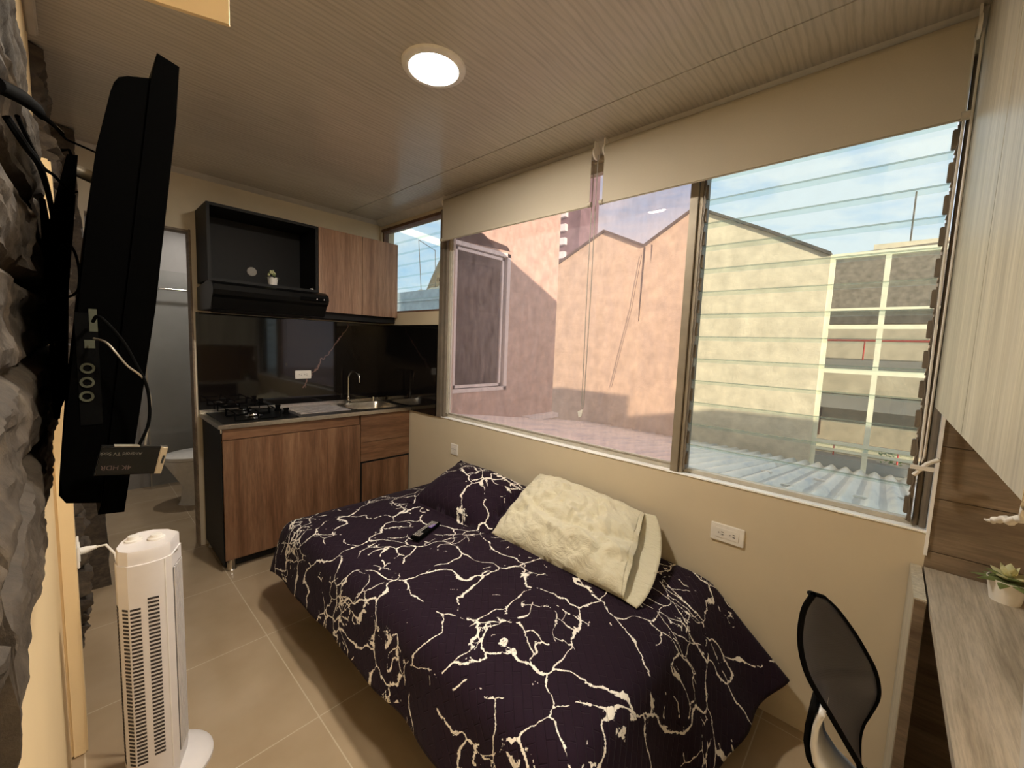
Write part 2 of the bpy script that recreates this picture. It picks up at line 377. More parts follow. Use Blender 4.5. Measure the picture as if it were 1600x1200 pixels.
# kitchen wall with the bathroom opening
b = B().box((-.1, -1.285, 0), (0, 0, H)).box((-.1, -1.74, 2.045), (0, -1.285, H)).box((-.1, -2.0, 0), (0, -1.74, H))
struct('wall_kitchen', b, 'cream_kitchen')
struct('trim_1', B().box((-.09, -1.293, 0), (.008, -1.283, 2.05)).box((-.09, -1.74, 2.035), (.002, -1.285, 2.047)), 'oakdark')
# left wall with a pilaster
b = B().box((-.1, -2.0, 0), (4.4, -1.875, H))
struct('wall_left', b, 'cream_warm')
struct('pillar_outlet', B().box((1.18, -1.8749, 0), (1.42, -1.836, 1.9), .006), 'cream_warm')
struct('wall_right', B().box((4.3, -2.0, 0), (4.4, WY, H)), 'cream')
struct('trim_2', B().box((1.1, -1.8749, 2.365), (4.29, -1.848, 2.3995), .005), 'trim')
struct('trim_3', B().prism([(.02, -.0, 2.36), (.02, -.05, H-.0005), (.02, .0, H-.0005)], (3.36, 0, 0)).prism([(0, 0, 2.372), (.028, 0, H-.0005), (0, 0, H-.0005)], (0, -1.87, 0)), 'trim')
struct('trim_4', B().prism([(2.00, -1.8749, 2.095), (2.125, -1.550, 2.095), (2.115, -1.546, 2.095), (1.99, -1.8749, 2.095)], (0, 0, .304)), 'cream_warm')
# sill
struct('trim_5', B().box((.85, -.004, .868), (3.402, WY, .876), .003), 'sill')
struct('trim_6', B().box((3.398, -.006, .80), (3.406, .03, 1.9)), 'sill')
# bathroom
b = B().box((-1.7, -2.0, 0), (-1.6, -.3, H)).box((-1.6, -2.0, 0), (-.1, -1.9, H)).box((-1.6, -.4, 0), (-.1, -.3, H))
struct('wall_bathroom', b, 'bathtile')

# ================================================================== WINDOWS
# window_1: small louver window over the splashback
w1 = sroot('window_1', (.44, .03, 1.64))
link('frame', B().box((.03, .015, 1.64), (.85, .06, 1.655)).box((.03, .0, 2.315), (.85, .07, 2.336)).box((.03, .015, 1.64), (.045, .06, 2.33)), 'oxid', w1)
for k in range(7):
    zc = 1.70+k*.092
    link('louver', B().prism([(.05, .022, zc+.048), (.05, .028, zc+.050), (.05, .050, zc-.048), (.05, .044, zc-.050)], (.79, 0, 0)), 'clearglass', w1)
link('jamb', B().box((.842, .005, 1.65), (.856, .06, 2.3)), 'aludk', w1)
cr = [(.852, -.004, 1.86+.012*math.cos(a)) for a in [0]]
link('crank_ring', B().tube([(.835+.012*math.cos(a), -.004, 1.86+.012*math.sin(a)) for a in [2*PI*i/14 for i in range(15)]], .002, 6), 'chrome', w1)
# posts
struct('window_post', B().box((.856, -.012, .87), (.90, .07, 2.34), .003).box((.905, .0, .87), (.925, .06, 2.34)), 'aludk')
# window_2: big fixed pane
w2 = sroot('window_2', (1.76, .03, .876))
link('window_frame', B().box((.925, .034, .876), (2.585, .06, .903), .002).box((.925, .02, 2.29), (2.585, .06, 2.335)).box((.925, .02, .9), (.945, .06, 2.3)), 'frame', w2)
link('pane', B().box((.945, .036, .903), (2.585, .041, 2.292)), 'pinkglass', w2)
link('glazing_bead', B().box((.944, .028, .903), (.958, .036, 2.29)).box((.944, .028, .903), (2.58, .036, .909)), 'trim', w2)
# mullion
struct('window_mullion', B().box((2.578, .0, .876), (2.612, .07, 2.336), .002).box((2.614, .01, .876), (2.628, .055, 2.336)), 'alu')
# window_3: wide louver window
w3 = sroot('window_3', (3.0, .03, .876))
link('window_frame', B().box((2.628, .034, .876), (3.375, .07, .893), .002).box((2.628, .015, 2.31), (3.375, .07, 2.336)), 'frame', w3)
b = B().box((2.629, .012, .89), (2.637, .066, 2.31)); c2 = B().box((3.352, .012, .89), (3.36, .066, 2.31)).tube([(3.372, .03, .88), (3.372, .03, 2.31)], .008, 8).tube([(3.388, .02, .88), (3.388, .02, 2.31)], .009, 8)
for k in range(15):
    zc = .95+k*.0945
    b.box((2.632, .010, zc-.034), (2.648, .03, zc+.022), .002).tube([(2.640, .006, zc+.03), (2.636, .004, zc-.02), (2.642, .006, zc-.055)], .0025, 5)
    c2.box((3.34, .010, zc-.034), (3.356, .03, zc+.022), .002).tube([(3.35, .006, zc+.03), (3.355, .004, zc-.02), (3.349, .006, zc-.055)], .0025, 5)
link('clip_rail', b, 'aludk', w3); link('clip_rail', c2, 'aludk', w3)
for k in range(15):
    zc = .95+k*.0945
    g = B().prism([(2.64, .020, zc+.054), (2.64, .025, zc+.056), (2.64, .050, zc-.051), (2.64, .045, zc-.053)], (.708, 0, 0))
    lv = link('louver', g, 'clearglass', w3)
    link('polished_edge', B().box((2.64, .0192, zc+.0545), (3.348, .0262, zc+.0585)), 'edgeglass', lv)

# ================================================================== ROLLER BLINDS
def blind(x0, x1, label, chain):
    t = thing('roller_blind', ((x0+x1)/2, -.055, 2.10), label, 'blind', 'roller blinds over the windows')
    link('roller', B().lathe([(.026, x0+.006), (.026, x1-.006)], (0, -.052, 2.348), 'x', 24), 'blind', t, smooth=True)
    link('fabric', B().box((x0+.012, -.079, 2.112), (x1-.012, -.0775, 2.35)), 'blind', t)
    link('hem_bar', B().box((x0+.012, -.084, 2.092), (x1-.012, -.073, 2.114), .004), 'blind', t)
    for xx in (x0, x1-.008): link('bracket', B().lathe([(.030, xx), (.030, xx+.008)], (0, -.052, 2.348), 'x', 20).box((xx, -.07, 2.36), (xx+.006, -.02, 2.3995)), 'white', t, smooth=True)
    for xx in (x0+.006, x1-.012): link('hem_cap', B().lathe([(.012, xx-.006), (.012, xx+.012)], (0, -.0785, 2.103), 'x', 12), 'blind', t, smooth=True)
    cx, z0, r, wid = chain
    link('bead_chain', B().tube([(cx-wid, -.05, 2.34), (cx-wid-.003, -.048, 1.7), (cx-wid*.6, -.05, z0+.02), (cx, -.05, z0), (cx+wid*.6, -.05, z0+.02), (cx+wid, -.048, 1.7), (cx+wid, -.05, 2.34)], r, 6), 'white' if r > .003 else 'key', t)
    return t
t = blind(.957, 2.137, 'beige roller blind half lowered over the pink pane, left of the two', (2.132, 1.10, .0022, .010))
link('chain_clip', B().prism([(2.105, -.052, 1.085), (2.135, -.052, 1.10), (2.128, -.052, 1.062), (2.112, -.052, 1.055)], (0, .006, 0)), 'white', t)
t = blind(2.183, 3.366, 'wider beige roller blind over the louver window and the mullion', (3.364, 1.10, .0034, .007))
link('chain_clip', B().box((3.34, -.07, 1.08), (3.392, -.058, 1.092)).tube([(3.35, -.065, 1.06), (3.375, -.06, 1.10), (3.40, -.065, 1.12)], .006, 8), 'white', t)

# ================================================================== CEILING LAMP
t = thing('ceiling_light', (1.963, -.885, H), 'round flush ceiling lamp, lit, with a white ring', 'ceiling light')
link('trim_ring', B().lathe([(.088, -.0005), (.088, -.012), (.10, -.014), (.112, -.008), (.115, -.0005)], (1.963, -.885, H), 'z', 48), 'white', t, smooth=True)
link('diffuser', B().lathe([(.0001, -.010), (.088, -.010), (.088, -.004)], (1.963, -.885, H), 'z', 48), 'lamp', t)
t = thing('ceiling_light', (3.55, -1.25, H), 'added unseen round ceiling lamp on the desk side, brightening the left wall', 'ceiling light')  # extra lamp out of view, added for the warm glow on the left wall
link('trim_ring', B().lathe([(.088, -.0005), (.088, -.012), (.10, -.014), (.112, -.008), (.115, -.0005)], (3.55, -1.25, H), 'z', 48), 'white', t, smooth=True)
link('diffuser', B().lathe([(.0001, -.010), (.088, -.010), (.088, -.004)], (3.55, -1.25, H), 'z', 48), 'lamp', t)

t = thing('ceiling_light', (-.95, -1.05, H), 'added unseen round ceiling lamp brightening the bathroom', 'ceiling light')  # extra lamp out of view, added because the bathroom came out too dark
link('trim_ring', B().lathe([(.06, -.0005), (.06, -.012), (.08, -.008), (.082, -.0005)], (-.95, -1.05, H), 'z', 32), 'white', t, smooth=True)
link('diffuser', B().lathe([(.0001, -.010), (.06, -.010), (.06, -.004)], (-.95, -1.05, H), 'z', 32), 'bathfill', t)

# ================================================================== KITCHEN
# splashbacks
tag(link('splashback', B().box((.001, -1.272, .90), (.012, -.001, 1.545)), 'marble', loc=(.006, -.63, .9)), 'black gloss stone splashback with a pale vein behind the stove', 'splashback')
tag(link('splashback', B().box((.013, -.012, .872), (.842, -.001, 1.54)), 'blackpanel', loc=(.42, -.006, .872)), 'black gloss splashback panel under the small louver window', 'splashback')
# base cabinet
t = thing('base_cabinet', (.25, -.63, 0), 'brown walnut kitchen base cabinet with a black side panel under the counter', 'cabinet')
link('body', B().box((.02, -1.252, .075), (.48, -.004, .735)).box((.02, -1.252, .735), (.48, -.46, .868)).box((.46, -.46, .735), (.48, -.004, .868)).box((.02, -1.24, .012), (.44, -.01, .08)), 'blackmat', t)
link('side_panel', B().box((.02, -1.256, .045), (.486, -1.2525, .868)), 'blackmat', t)
link('top_rail', B().box((.481, -1.250, .803), (.499, -.425, .868), .001), 'walnuth', t)
d = link('door', B().box((.481, -1.250, .075), (.5, -.418, .799), .0015), 'walnut', t)
link('drawer_front', B().box((.481, -.414, .664), (.5, -.008, .868), .0015), 'walnuth', t)
link('drawer_front', B().box((.481, -.414, .522), (.5, -.008, .661), .0015), 'walnuth', t)
link('frame_strip', B().box((.47, -.416, .08), (.495, -.005, .52)), 'blackmat', t)
link('door', B().box((.481, -.404, .085), (.5, -.012, .507), .0015), 'walnut', t)
for (x, y) in ((.46, -1.215), (.06, -1.225), (.46, -.06), (.46, -.62)):
    link('foot', B().lathe([(.026, 0), (.028, .004), (.022, .012), (.022, .075)], (x, y, 0), 'z', 18), 'oakdark' if 0 else 'steel', t, smooth=True)
# counter top with integrated sink
t = thing('countertop', (.26, -.63, .87), 'stainless steel kitchen worktop with drainer and sunk basin', 'worktop')
zt = .898
b = B()
b.box((.013, -1.272, .872), (.525, -.80, zt), .003)
sink = (.10, .44, -.40, -.05)
b.box((.013, -.80, .872), (.10, -.014, zt)).box((.44, -.80, .872), (.525, -.003, zt), .003).box((.10, -.80, .872), (.44, -.41, zt-.004)).box((.10, -.05, .872), (.44, -.014, zt))
link('top', b, 'steel', t)
def bowl(u, v_):
    a = 2*PI*u; e = .35
    cx, cy, rx, ry = .27, -.23, .172, .182
    ca, sa = math.cos(a), math.sin(a)
    px = math.copysign(abs(ca)**e, ca); py = math.copysign(abs(sa)**e, sa)
    k = [1, .97, .93, .90, .85, .5, .02][int(round(v_*6))]; zz = [zt, zt-.01, zt-.08, zt-.13, zt-.148, zt-.152, zt-.154][int(round(v_*6))]
    return (cx+rx*k*px, cy+ry*k*py, zz)
link('basin', B().grid(bowl, 40, 6), 'steel', t, smooth=60)
for k in range(6): link('drain_rib', B().tube([(.15+k*.045, -.78, zt-.0025), (.15+k*.045, -.43, zt-.0025)], .0035, 8), 'steel', t, smooth=True)
link('drain', B().lathe([(.0001, .003), (.03, .003), (.034, 0)], (.27, -.23, zt-.153), 'z', 20), 'chrome', t, smooth=True)
link('rear_lip', B().box((.013, -1.27, zt), (.022, -.014, zt+.018)), 'steel', t)
link('corner_clip', B().tube([(.515, -1.258, .872), (.515, -1.258, .85)], .006, 8), 'chrome', t)
# hob
t = thing('gas_hob', (.26, -1.03, .898), 'two burner gas hob with black wire pan grates set in the worktop', 'hob')
link('tray', B().box((.045, -1.245, .8985), (.49, -.83, .903), .002), 'blackgloss', t)
for i, cy in enumerate((-.0, 0)):
    cx = (.16, .38)[i]; cy = (-1.06, -1.06)[i]
    bu = link('burner', B().lathe([(.045, .903), (.047, .915), (.030, .921), (.028, .928), (.0001, .929)], (cx, cy, 0), 'z', 24), 'chrome', t, smooth=True)
    link('burner_cap', B().lathe([(.026, .9285), (.027, .934), (.0001, .936)], (cx, cy, 0), 'z', 24), 'blackgloss', bu, smooth=True)
    g = B(); a = .098
    for s1 in (-1, 1):
        g.tube([(cx-a, cy+s1*.12, .905), (cx-a, cy+s1*.12, .945), (cx-a+.012, cy+s1*.12, .953), (cx+a-.012, cy+s1*.12, .953), (cx+a, cy+s1*.12, .945), (cx+a, cy+s1*.12, .905)], .0035, 6)
        g.tube([(cx+s1*a, cy-.12, .908), (cx+s1*a, cy+.12, .908)], .0035, 6)
        g.tube([(cx, cy+s1*.12, .953), (cx, cy+s1*.035, .953)], .0035, 6)
        g.tube([(cx+s1*a, cy, .908), (cx+s1*a, cy, .945), (cx+s1*(a-.01), cy, .953), (cx+s1*.035, cy, .953)], .0035, 6)
    link('pan_grate', g, 'black', t, smooth=True)
for i, cx in enumerate((.20, .36)):
    k = link('knob', B().lathe([(.022, .903), (.020, .912), (.014, .915), (.013, .935), (.0001, .936)], (cx, -.865, 0), 'z', 20).box((cx-.004, -.882, .930), (cx+.004, -.848, .944), .001), 'black', t, smooth=True)
# faucet
t = thing('kitchen_faucet', (.062, -.30, .898), 'chrome gooseneck kitchen tap behind the basin', 'tap')
link('base', B().lathe([(.020, 0), (.020, .006), (.014, .012), (.014, .05), (.010, .055)], (.062, -.30, .898), 'z', 20), 'chrome', t, smooth=True)
pts = [(.062, -.30, .95), (.062, -.30, 1.10)]+[(.062+.055-.055*math.cos(a), -.30+.02*(1-math.cos(a)), 1.10+.055*math.sin(a)) for a in [PI*i/10 for i in range(1, 10)]]+[(.172, -.262, 1.085), (.174, -.261, 1.07)]
link('spout', B().tube(pts, .0075, 12), 'chrome', t, smooth=True)
link('lever', B().tube([(.075, -.30, .93), (.105, -.325, .945)], .005, 8), 'chrome', t, smooth=True)
tag(link('tap_stub', B().lathe([(.012, 0), (.010, .02), (.016, .022), (.014, .034), (.0001, .036)], (.05, -.075, .898), 'z', 16), 'chrome', loc=(.05, -.075, .898), smooth=True), 'small chrome valve stub at the far corner of the sink', 'valve')
# wall units
t = thing('open_wall_unit', (.15, -.94, 1.72), 'open black wall shelf unit above the cooker hood', 'shelf unit')
link('carcass', B().box((.002, -1.256, 1.725), (.30, -1.240, 2.172)).box((.002, -.645, 1.725), (.30, -.628, 2.172)).box((.002, -1.24, 2.155), (.30, -.645, 2.172)).box((.002, -1.24, 1.725), (.012, -.645, 2.155)), 'blackmat', t)
link('shelf', B().box((.012, -1.24, 1.725), (.30, -.645, 1.742)), 'blackmat', t)
link('duct_cover', B().lathe([(.030, .0), (.028, .004), (.0001, .005)], (.0125, -.955, 1.845), 'x', 24), 'key', t, smooth=True)
t = thing('wall_cabinet', (.15, -.32, 1.55), 'walnut two door wall cabinet beside the small louver window', 'cabinet')
link('body', B().box((.013, -.626, 1.553), (.262, -.006, 1.60)).box((.013, -.626, 1.60), (.281, -.006, 2.172)), 'blackmat', t)
link('door', B().box((.282, -.624, 1.598), (.30, -.307, 2.174), .0012), 'walnutup', t)
link('door', B().box((.282, -.304, 1.598), (.30, -.006, 2.174), .0012), 'walnutup', t)
# cooker hood
t = thing('cooker_hood', (.2, -.94, 1.55), 'black slim cooker hood under the open wall unit', 'cooker hood')
prof = [(.013, 1.70), (.30, 1.722), (.40, 1.715), (.44, 1.695), (.452, 1.665), (.44, 1.638), (.41, 1.622), (.38, 1.565), (.37, 1.556), (.013, 1.556)]
link('body', B().prism([(x, -1.262, z) for x, z in prof], (0, .645, 0), .003), 'blackgloss', t, smooth=30)
link('control_strip', B().prism([(.4535, -.80, 1.672), (.4545, -.80, 1.655), (.450, -.80, 1.650), (.450, -.80, 1.676)], (0, .16, 0)), 'black', t)
for y in (-.70, -.655): link('switch', B().lathe([(.0045, .452), (.004, .458), (.0001, .4585)], (0, y, 1.665), 'x', 12), 'chrome', t)
link('filter', B().box((.06, -1.2, 1.548), (.33, -.68, 1.556)), 'blackmat', t)
tag(link('door_buffer', B().lathe([(.012, 0), (.010, .008), (.0001, .009)], (.28, -.665, 1.742), 'z', 14), 'white', loc=(.28, -.665, 1.742), smooth=True), 'tiny white cap at the right end of the hood unit shelf', 'cap')

def pot(name, x, y, z, r, h, kind, label):
    t = thing(name, (x, y, z), label, 'plant', 'small potted succulents')
    link('plant_pot', B().lathe([(r*.74, 0), (r, h), (r*.93, h), (r*.90, h*.86), (.0001, h*.86)], (x, y, z), 'z', 32), 'white', t, smooth=50)
    link('soil', B().lathe([(r*.9, h*.84), (r*.88, h*.89), (.0001, h*.90)], (x, y, z), 'z', 20), 'soil', t)
    rnd = random.Random(5+int(r*1000))
    def leaf(az, el, ln, wd, mat, z0):
        d = Vector((math.cos(az)*math.cos(el), math.sin(az)*math.cos(el), math.sin(el))); s_ = Vector((-math.sin(az), math.cos(az), 0)); n_ = d.cross(s_)
        base = Vector((x, y, z+h*.9+z0))+d*r*.12
        def fn(u, v_):
            a = 2*PI*v_; wdt = wd*math.sin(PI*min(.985, .12+u*.88))**.8*(1.1-.3*u) if u < .999 else .0008
            curl = .22*ln*u*u
            return base+d*(ln*u)+s_*(wdt*math.cos(a))+n_*(wdt*.30*math.sin(a)-curl*(1 if el < .7 else -.1))
        link('leaf', B().grid(fn, 8, 8), mat, t, smooth=True)
    if kind == 'rosette':
        for i in range(9): leaf(i*2*PI/9+.2, .12+rnd.random()*.1, r*(1.45+rnd.random()*.3), r*.33, 'leaf', 0)
        for i in range(7): leaf(i*2*PI/7+.5, .6, r*1.1, r*.34, 'leaf' if i % 2 else 'leafpale', r*.12)
        for i in range(5): leaf(i*2*PI/5+.1, 1.1, r*.95, r*.34, 'leafpale', r*.25)
    else:
        for i in range(8): leaf(i*2*PI/8, .15+rnd.random()*.15, r*1.25, r*.30, 'leaf', 0)
        for j in range(26):
            az = rnd.random()*2*PI; rr = rnd.random()
            px, py = x+math.cos(az)*r*.75*rr, y+math.sin(az)*r*.75*rr; pz = z+h+r*(1.45-.9*rr*rr)*(.6+.4*rnd.random())
            link('bud', B().lathe([(.0001, -r*.26), (r*.2, -r*.1), (r*.22, r*.06), (.0001, r*.26)], (px, py, pz), 'z', 7), 'leafpale' if j % 3 else 'leaf', t, smooth=True)
pot('potted_succulent', .235, -.895, 1.742, .032, .053, 'buds', 'small succulent in a white pot on the black kitchen shelf')
pot('potted_succulent', 3.556, -.10, .7625, .039, .062, 'rosette', 'broad leaved succulent in a white pot on the desk')

# outlets
def outlet(x, y, z, wd, ht, ax, label, dbl=True, mat='white'):
    """ax 'y-': plate faces -Y ; 'x+': faces +X ; 'y+': faces +Y"""
    t = thing('wall_outlet', (x, y, z), label, 'outlet', 'wall outlets')
    def P(u, v_, d):
        return {'y-': (x+u, y-d, z+v_), 'x+': (x+d, y+u, z+v_), 'y+': (x+u, y+d, z+v_)}[ax]
    link('cover_plate', B().box(P(-wd/2, -ht/2, 0), P(wd/2, ht/2, .007), .0025), mat, t)
    link('insert', B().box(P(-wd*.34, -ht*.27, .007), P(wd*.34, ht*.27, .009), .0008), mat, t)
    for c_ in ((-.17, .17) if dbl else (0,)):
        b = B()
        u0 = c_*wd
        b.lathe([(.0028, .0), (.0028, .0008)], P(u0-.010, 0, .009), 'y' if ax[0] == 'y' else 'x', 10)
        b.box(P(u0, .004, .009), P(u0+.009, .0065, .0097)); b.box(P(u0, -.0065, .009), P(u0+.009, -.004, .0097))
        link('socket_slots', b, 'slot', t)
    return t
outlet(2.836, 0, .668, .128, .075, 'y-', 'wide cream wall outlet with two sockets under the louver window')
outlet(1.062, 0, .665, .078, .078, 'y-', 'small square cream wall outlet near the kitchen cabinet', dbl=True)
outlet(.0125, -.63, 1.132, .115, .062, 'x+', 'white two socket outlet on the black splashback')
outlet(1.30, -1.836, .655, .115, .075, 'y+', 'cream outlet on the left wall feeding the tower fan')

# ================================================================== STONE CLADDING on the left wall
def slate(name, x0, x1, z0, z1, y0, amp, nx, nz, seed, jag=.02):
    def fn(u, v_):
        x = x0+(x1-x0)*u; zb = z0+(.075*min(1, max(0, (x-2.94)/.012)) if x1 > 3 else 0); z = zb+(z1-zb)*v_
        row = math.floor((z-z0)/.105); xo = row*.17
        cell = math.floor((x+xo)/.33)
        h = noise.noise((cell*3.7+seed, row*5.1, seed))*.35
        f = noise.fractal(Vector((x*4+seed, z*22+row, seed)), 1.0, 2.2, 6)*.6+noise.fractal(Vector((x*16, z*34, seed)), 1.0, 2.2, 3)*.16
        e = min(((z-z0) % .105), .105-((z-z0) % .105))/.012
        k = min(1, e)*.6+.4
        y = y0+amp*max(.05, (.72+h*.8+f*.6))*k
        zz = z
        if v_ < 1e-6: zz += jag*noise.noise((x*9, seed, 0)); y = y0-.0
        if v_ > 1-1e-6: zz += jag*noise.noise((x*9, seed, 3)); y = y0
        xx = x
        if u < 1e-6 or u > 1-1e-6: xx += jag*noise.noise((z*14, seed, 7)); y = y0
        return (xx, min(y, y0+amp*1.15), zz)
    return link(name, B().grid(fn, nx, nz), 'stone', smooth=25)
tag(slate('stone_cladding', 1.50, 3.13, 1.155, 1.85, -1.8745, .030, 340, 170, 2.3), 'dark split stone cladding panel behind the television', 'stone cladding')
tag(slate('stone_cladding', .36, .98, .30, 2.395, -1.8745, .045, 90, 260, 9.1), 'wider ceiling high strip of stone cladding beyond the television', 'stone cladding')
tag(slate('stone_cladding', 1.00, 1.165, .21, 2.05, -1.8745, .078, 24, 200, 5.2), 'narrow upright stone strip just beyond the fan outlet', 'stone cladding')
def jamb():
    b = B()
    def fn(u, v_):
        z = .0+2.39*v_; a = u*4; x0, x1, y0, y1 = .012, .20, -1.8745, -1.768+.045*(1-v_)
        c = [(x1, y0), (x1, y1), (x0, y1), (x0, y0)]
        i = min(2, int(u*3-1e-9)) if u > 0 else 0; f = u*3-i
        x = c[i][0]+(c[i+1][0]-c[i][0])*f; y = c[i][1]+(c[i+1][1]-c[i][1])*f
        n = noise.fractal(Vector((x*9, y*9, z*6)), .8, 2.1, 5)*.012
        return (x+n*(1 if x > .1 else 0), y+n, z)
    return b.grid(fn, 30, 120)
tag(link('stone_cladding', jamb(), 'stone', smooth=25), 'stone clad door jamb at the bathroom doorway', 'stone cladding')

# ================================================================== TELEVISION on the left wall
X0, X1 = 1.58, 2.56
t = thing('television', ((X0+X1)/2, -1.79, 1.18), 'black flat television seen edge on, tilted down from the left wall', 'television')
hs = [(-1.735, 1.727), (-1.758, 1.719), (-1.766, 1.714), (-1.7705, 1.706), (-1.774, 1.694), (-1.789, 1.623), (-1.806, 1.48), (-1.821, 1.351), (-1.835, 1.235), (-1.8365, 1.212), (-1.831, 1.201), (-1.802, 1.194)]
link('rear_housing', B().prism([(X0+.04, y, z) for y, z in hs], (X1-X0-.04, 0, 0), .004), 'tvblack', t, smooth=30)
bz = [(-1.730, 1.759), (-1.708, 1.753), (-1.713, 1.69), (-1.742, 1.44), (-1.781, 1.177), (-1.805, 1.180), (-1.8, 1.2), (-1.7365, 1.727)]
link('bezel', B().prism([(X0, y, z) for y, z in bz], (X1-X0, 0, 0), .002), 'tvblack', t, smooth=30)
def face(v_, d): # point on front plane
    a = Vector((0, -1.708, 1.753)); c_ = Vector((0, -1.781, 1.177)); n_ = Vector((0, .992, -.126))
    return a.lerp(c_, v_)+n_*d
p, q = face(.05, .0035), face(.93, .0035)
link('screen', B().prism([(X0+.03, p.y, p.z), (X0+.03, p.y-.004, p.z), (X0+.03, q.y-.004, q.z), (X0+.03, q.y, q.z)], (X1-X0-.06, 0, 0)), 'blackgloss', t)
link('port_panel', B().box((X1, -1.815, 1.295), (X1+.0012, -1.796, 1.43)), 'alu' if 0 else 'black', t)
for i, z in enumerate((1.330, 1.347, 1.364)): link('port', B().lathe([(.0065, 0), (.0065, .002), (.004, .002), (.004, -.004)], (X1+.001, -1.8085+i*.001, z), 'x', 14), 'port', t, smooth=True)
link('port', B().box((X1, -1.808, 1.388), (X1+.002, -1.799, 1.398)), 'port', t)
link('port', B().box((X1, -1.803, 1.408), (X1+.0015, -1.796, 1.435)), 'port', t)
# mount
t = thing('television_bracket', (2.2, -1.86, 1.45), 'black metal wall bracket holding the television', 'bracket')
link('wall_plate', B().box((1.88, -1.8415, 1.27), (2.34, -1.835, 1.60), .002), 'metalblack', t)
link('arm', B().prism([(2.20, -1.810, 1.700), (2.20, -1.797, 1.703), (2.20, -1.8165, 1.50), (2.20, -1.826, 1.30), (2.20, -1.836, 1.27), (2.20, -1.836, 1.58)], (.03, 0, 0), .001), 'metalblack', t)
link('arm', B().prism([(1.90, -1.810, 1.700), (1.90, -1.797, 1.703), (1.90, -1.8165, 1.50), (1.90, -1.826, 1.30), (1.90, -1.836, 1.27), (1.90, -1.836, 1.58)], (.03, 0, 0), .001), 'metalblack', t)
link('spacer', B().tube([(2.215, -1.806, 1.683), (2.215, -1.772, 1.672)], .010, 14), 'alu', t, smooth=True)
for z in (1.325, 1.345): link('tie_bar', B().tube([(2.215, -1.836, z), (2.215, -1.818, z)], .005, 8), 'metalblack', t)
link('hook', B().tube([(2.215, -1.803, 1.70), (2.215, -1.807, 1.712), (2.215, -1.816, 1.708)], .0025, 6), 'metalblack', t)
# cables
t = thing('antenna_cable', (2.45, -1.85, 1.665), 'black antenna lead with a thick plug reaching from the stone wall to the television', 'cable')
link('plug', B().tube([(2.78, -1.848, 1.583), (2.75, -1.838, 1.590), (2.66, -1.832, 1.615), (2.62, -1.829, 1.622)], [.0055, .0055, .0050, .0036], 12), 'black', t, smooth=True)
link('lead', B().tube([(2.63, -1.830, 1.620), (2.56, -1.822, 1.636), (2.48, -1.812, 1.648), (2.45, -1.784, 1.650)], [.0028, .0022, .0013, .0013], 8), 'black', t, smooth=True)
link('ferrule', B().tube([(2.55, -1.821, 1.638), (2.51, -1.8155, 1.645)], .0024, 10), 'chrome', t, smooth=True)
def cable(name, pts, r, label, mat='black'):
    # smooth through the points
    P = [Vector(p) for p in pts]; out = []
    for i in range(len(P)-1):
        p0, p1, p2, p3 = P[max(i-1, 0)], P[i], P[i+1], P[min(i+2, len(P)-1)]
        for k in range(8):
            s = k/8; out.append(.5*((2*p1)+(-p0+p2)*s+(2*p0-5*p1+4*p2-p3)*s*s+(-p0+3*p1-3*p2+p3)*s**3))
    out.append(P[-1])
    return tag(link(name, B().tube(out, r, 8), mat, loc=pts[0], smooth=True), label, 'cable')
cable('power_cable', [(2.74, -1.846, 1.575), (2.73, -1.838, 1.56), (2.62, -1.832, 1.57), (2.45, -1.829, 1.57), (2.3, -1.828, 1.55), (2.24, -1.829, 1.50)], .0028, 'black power cable looping down the stone behind the bracket')
cable('signal_cable', [(2.70, -1.842, 1.59), (2.62, -1.832, 1.575), (2.48, -1.824, 1.60), (2.32, -1.810, 1.62), (2.24, -1.801, 1.64)], .0018, 'thin black cable running to the top of the bracket arm')
cable('loop_cable', [(2.3, -1.835, 1.52), (2.32, -1.815, 1.54), (2.34, -1.806, 1.51), (2.33, -1.808, 1.47), (2.3, -1.826, 1.46), (2.28, -1.83, 1.49)], .0018, 'black cable loop hanging between bracket and television')
cable('hdmi_cable', [(2.572, -1.80, 1.42), (2.60, -1.795, 1.425), (2.60, -1.778, 1.40), (2.60, -1.768, 1.375), (2.60, -1.757, 1.34), (2.60, -1.757, 1.30), (2.60, -1.767, 1.2715)], .0018, 'black cable curving down to the streaming stick')
cable('usb_cable', [(2.572, -1.80, 1.40), (2.60, -1.79, 1.395), (2.605, -1.775, 1.370), (2.60, -1.760, 1.352), (2.60, -1.755, 1.32), (2.60, -1.762, 1.2705)], .0012, 'thin grey cable beside the streaming stick cable', 'alu')
# streaming stick, hanging upside down off its cable
t = thing('streaming_stick', (2.60, -1.778, 1.25), 'small black streaming box with silver end hanging by its cable', 'streaming box')
o3 = Vector((2.60, -1.800, 1.277)); eu = Vector((0, .988, -.155)).normalized(); ev = Vector((0, -.155, -.988)).normalized()
L_, W_ = .060, .034
def Q(u, v_, d=0): p = o3+eu*(u*L_)+ev*(v_*W_)+Vector((d, 0, 0)); return p
link('shell', B().prism([Q(0, 0), Q(.88, 0), Q(.84, 1), Q(-.04, 1)], (.012, 0, 0), .0012), 'blackgloss', t)
e_ = link('end_cap', B().prism([Q(.88, 0), Q(1.0, .03), Q(.95, 1), Q(.84, 1)], (.012, 0, 0), .0008), 'steel', t)
link('usb_port', B().prism([Q(.93, .33), Q(.965, .33), Q(.945, .62), Q(.91, .62)], (.0126, 0, 0)), 'slot', e_)
link('top_edge', B().prism([Q(.18, -.015), Q(.55, -.015), Q(.55, .0), Q(.18, .0)], (.0124, 0, 0)), 'alu', t)
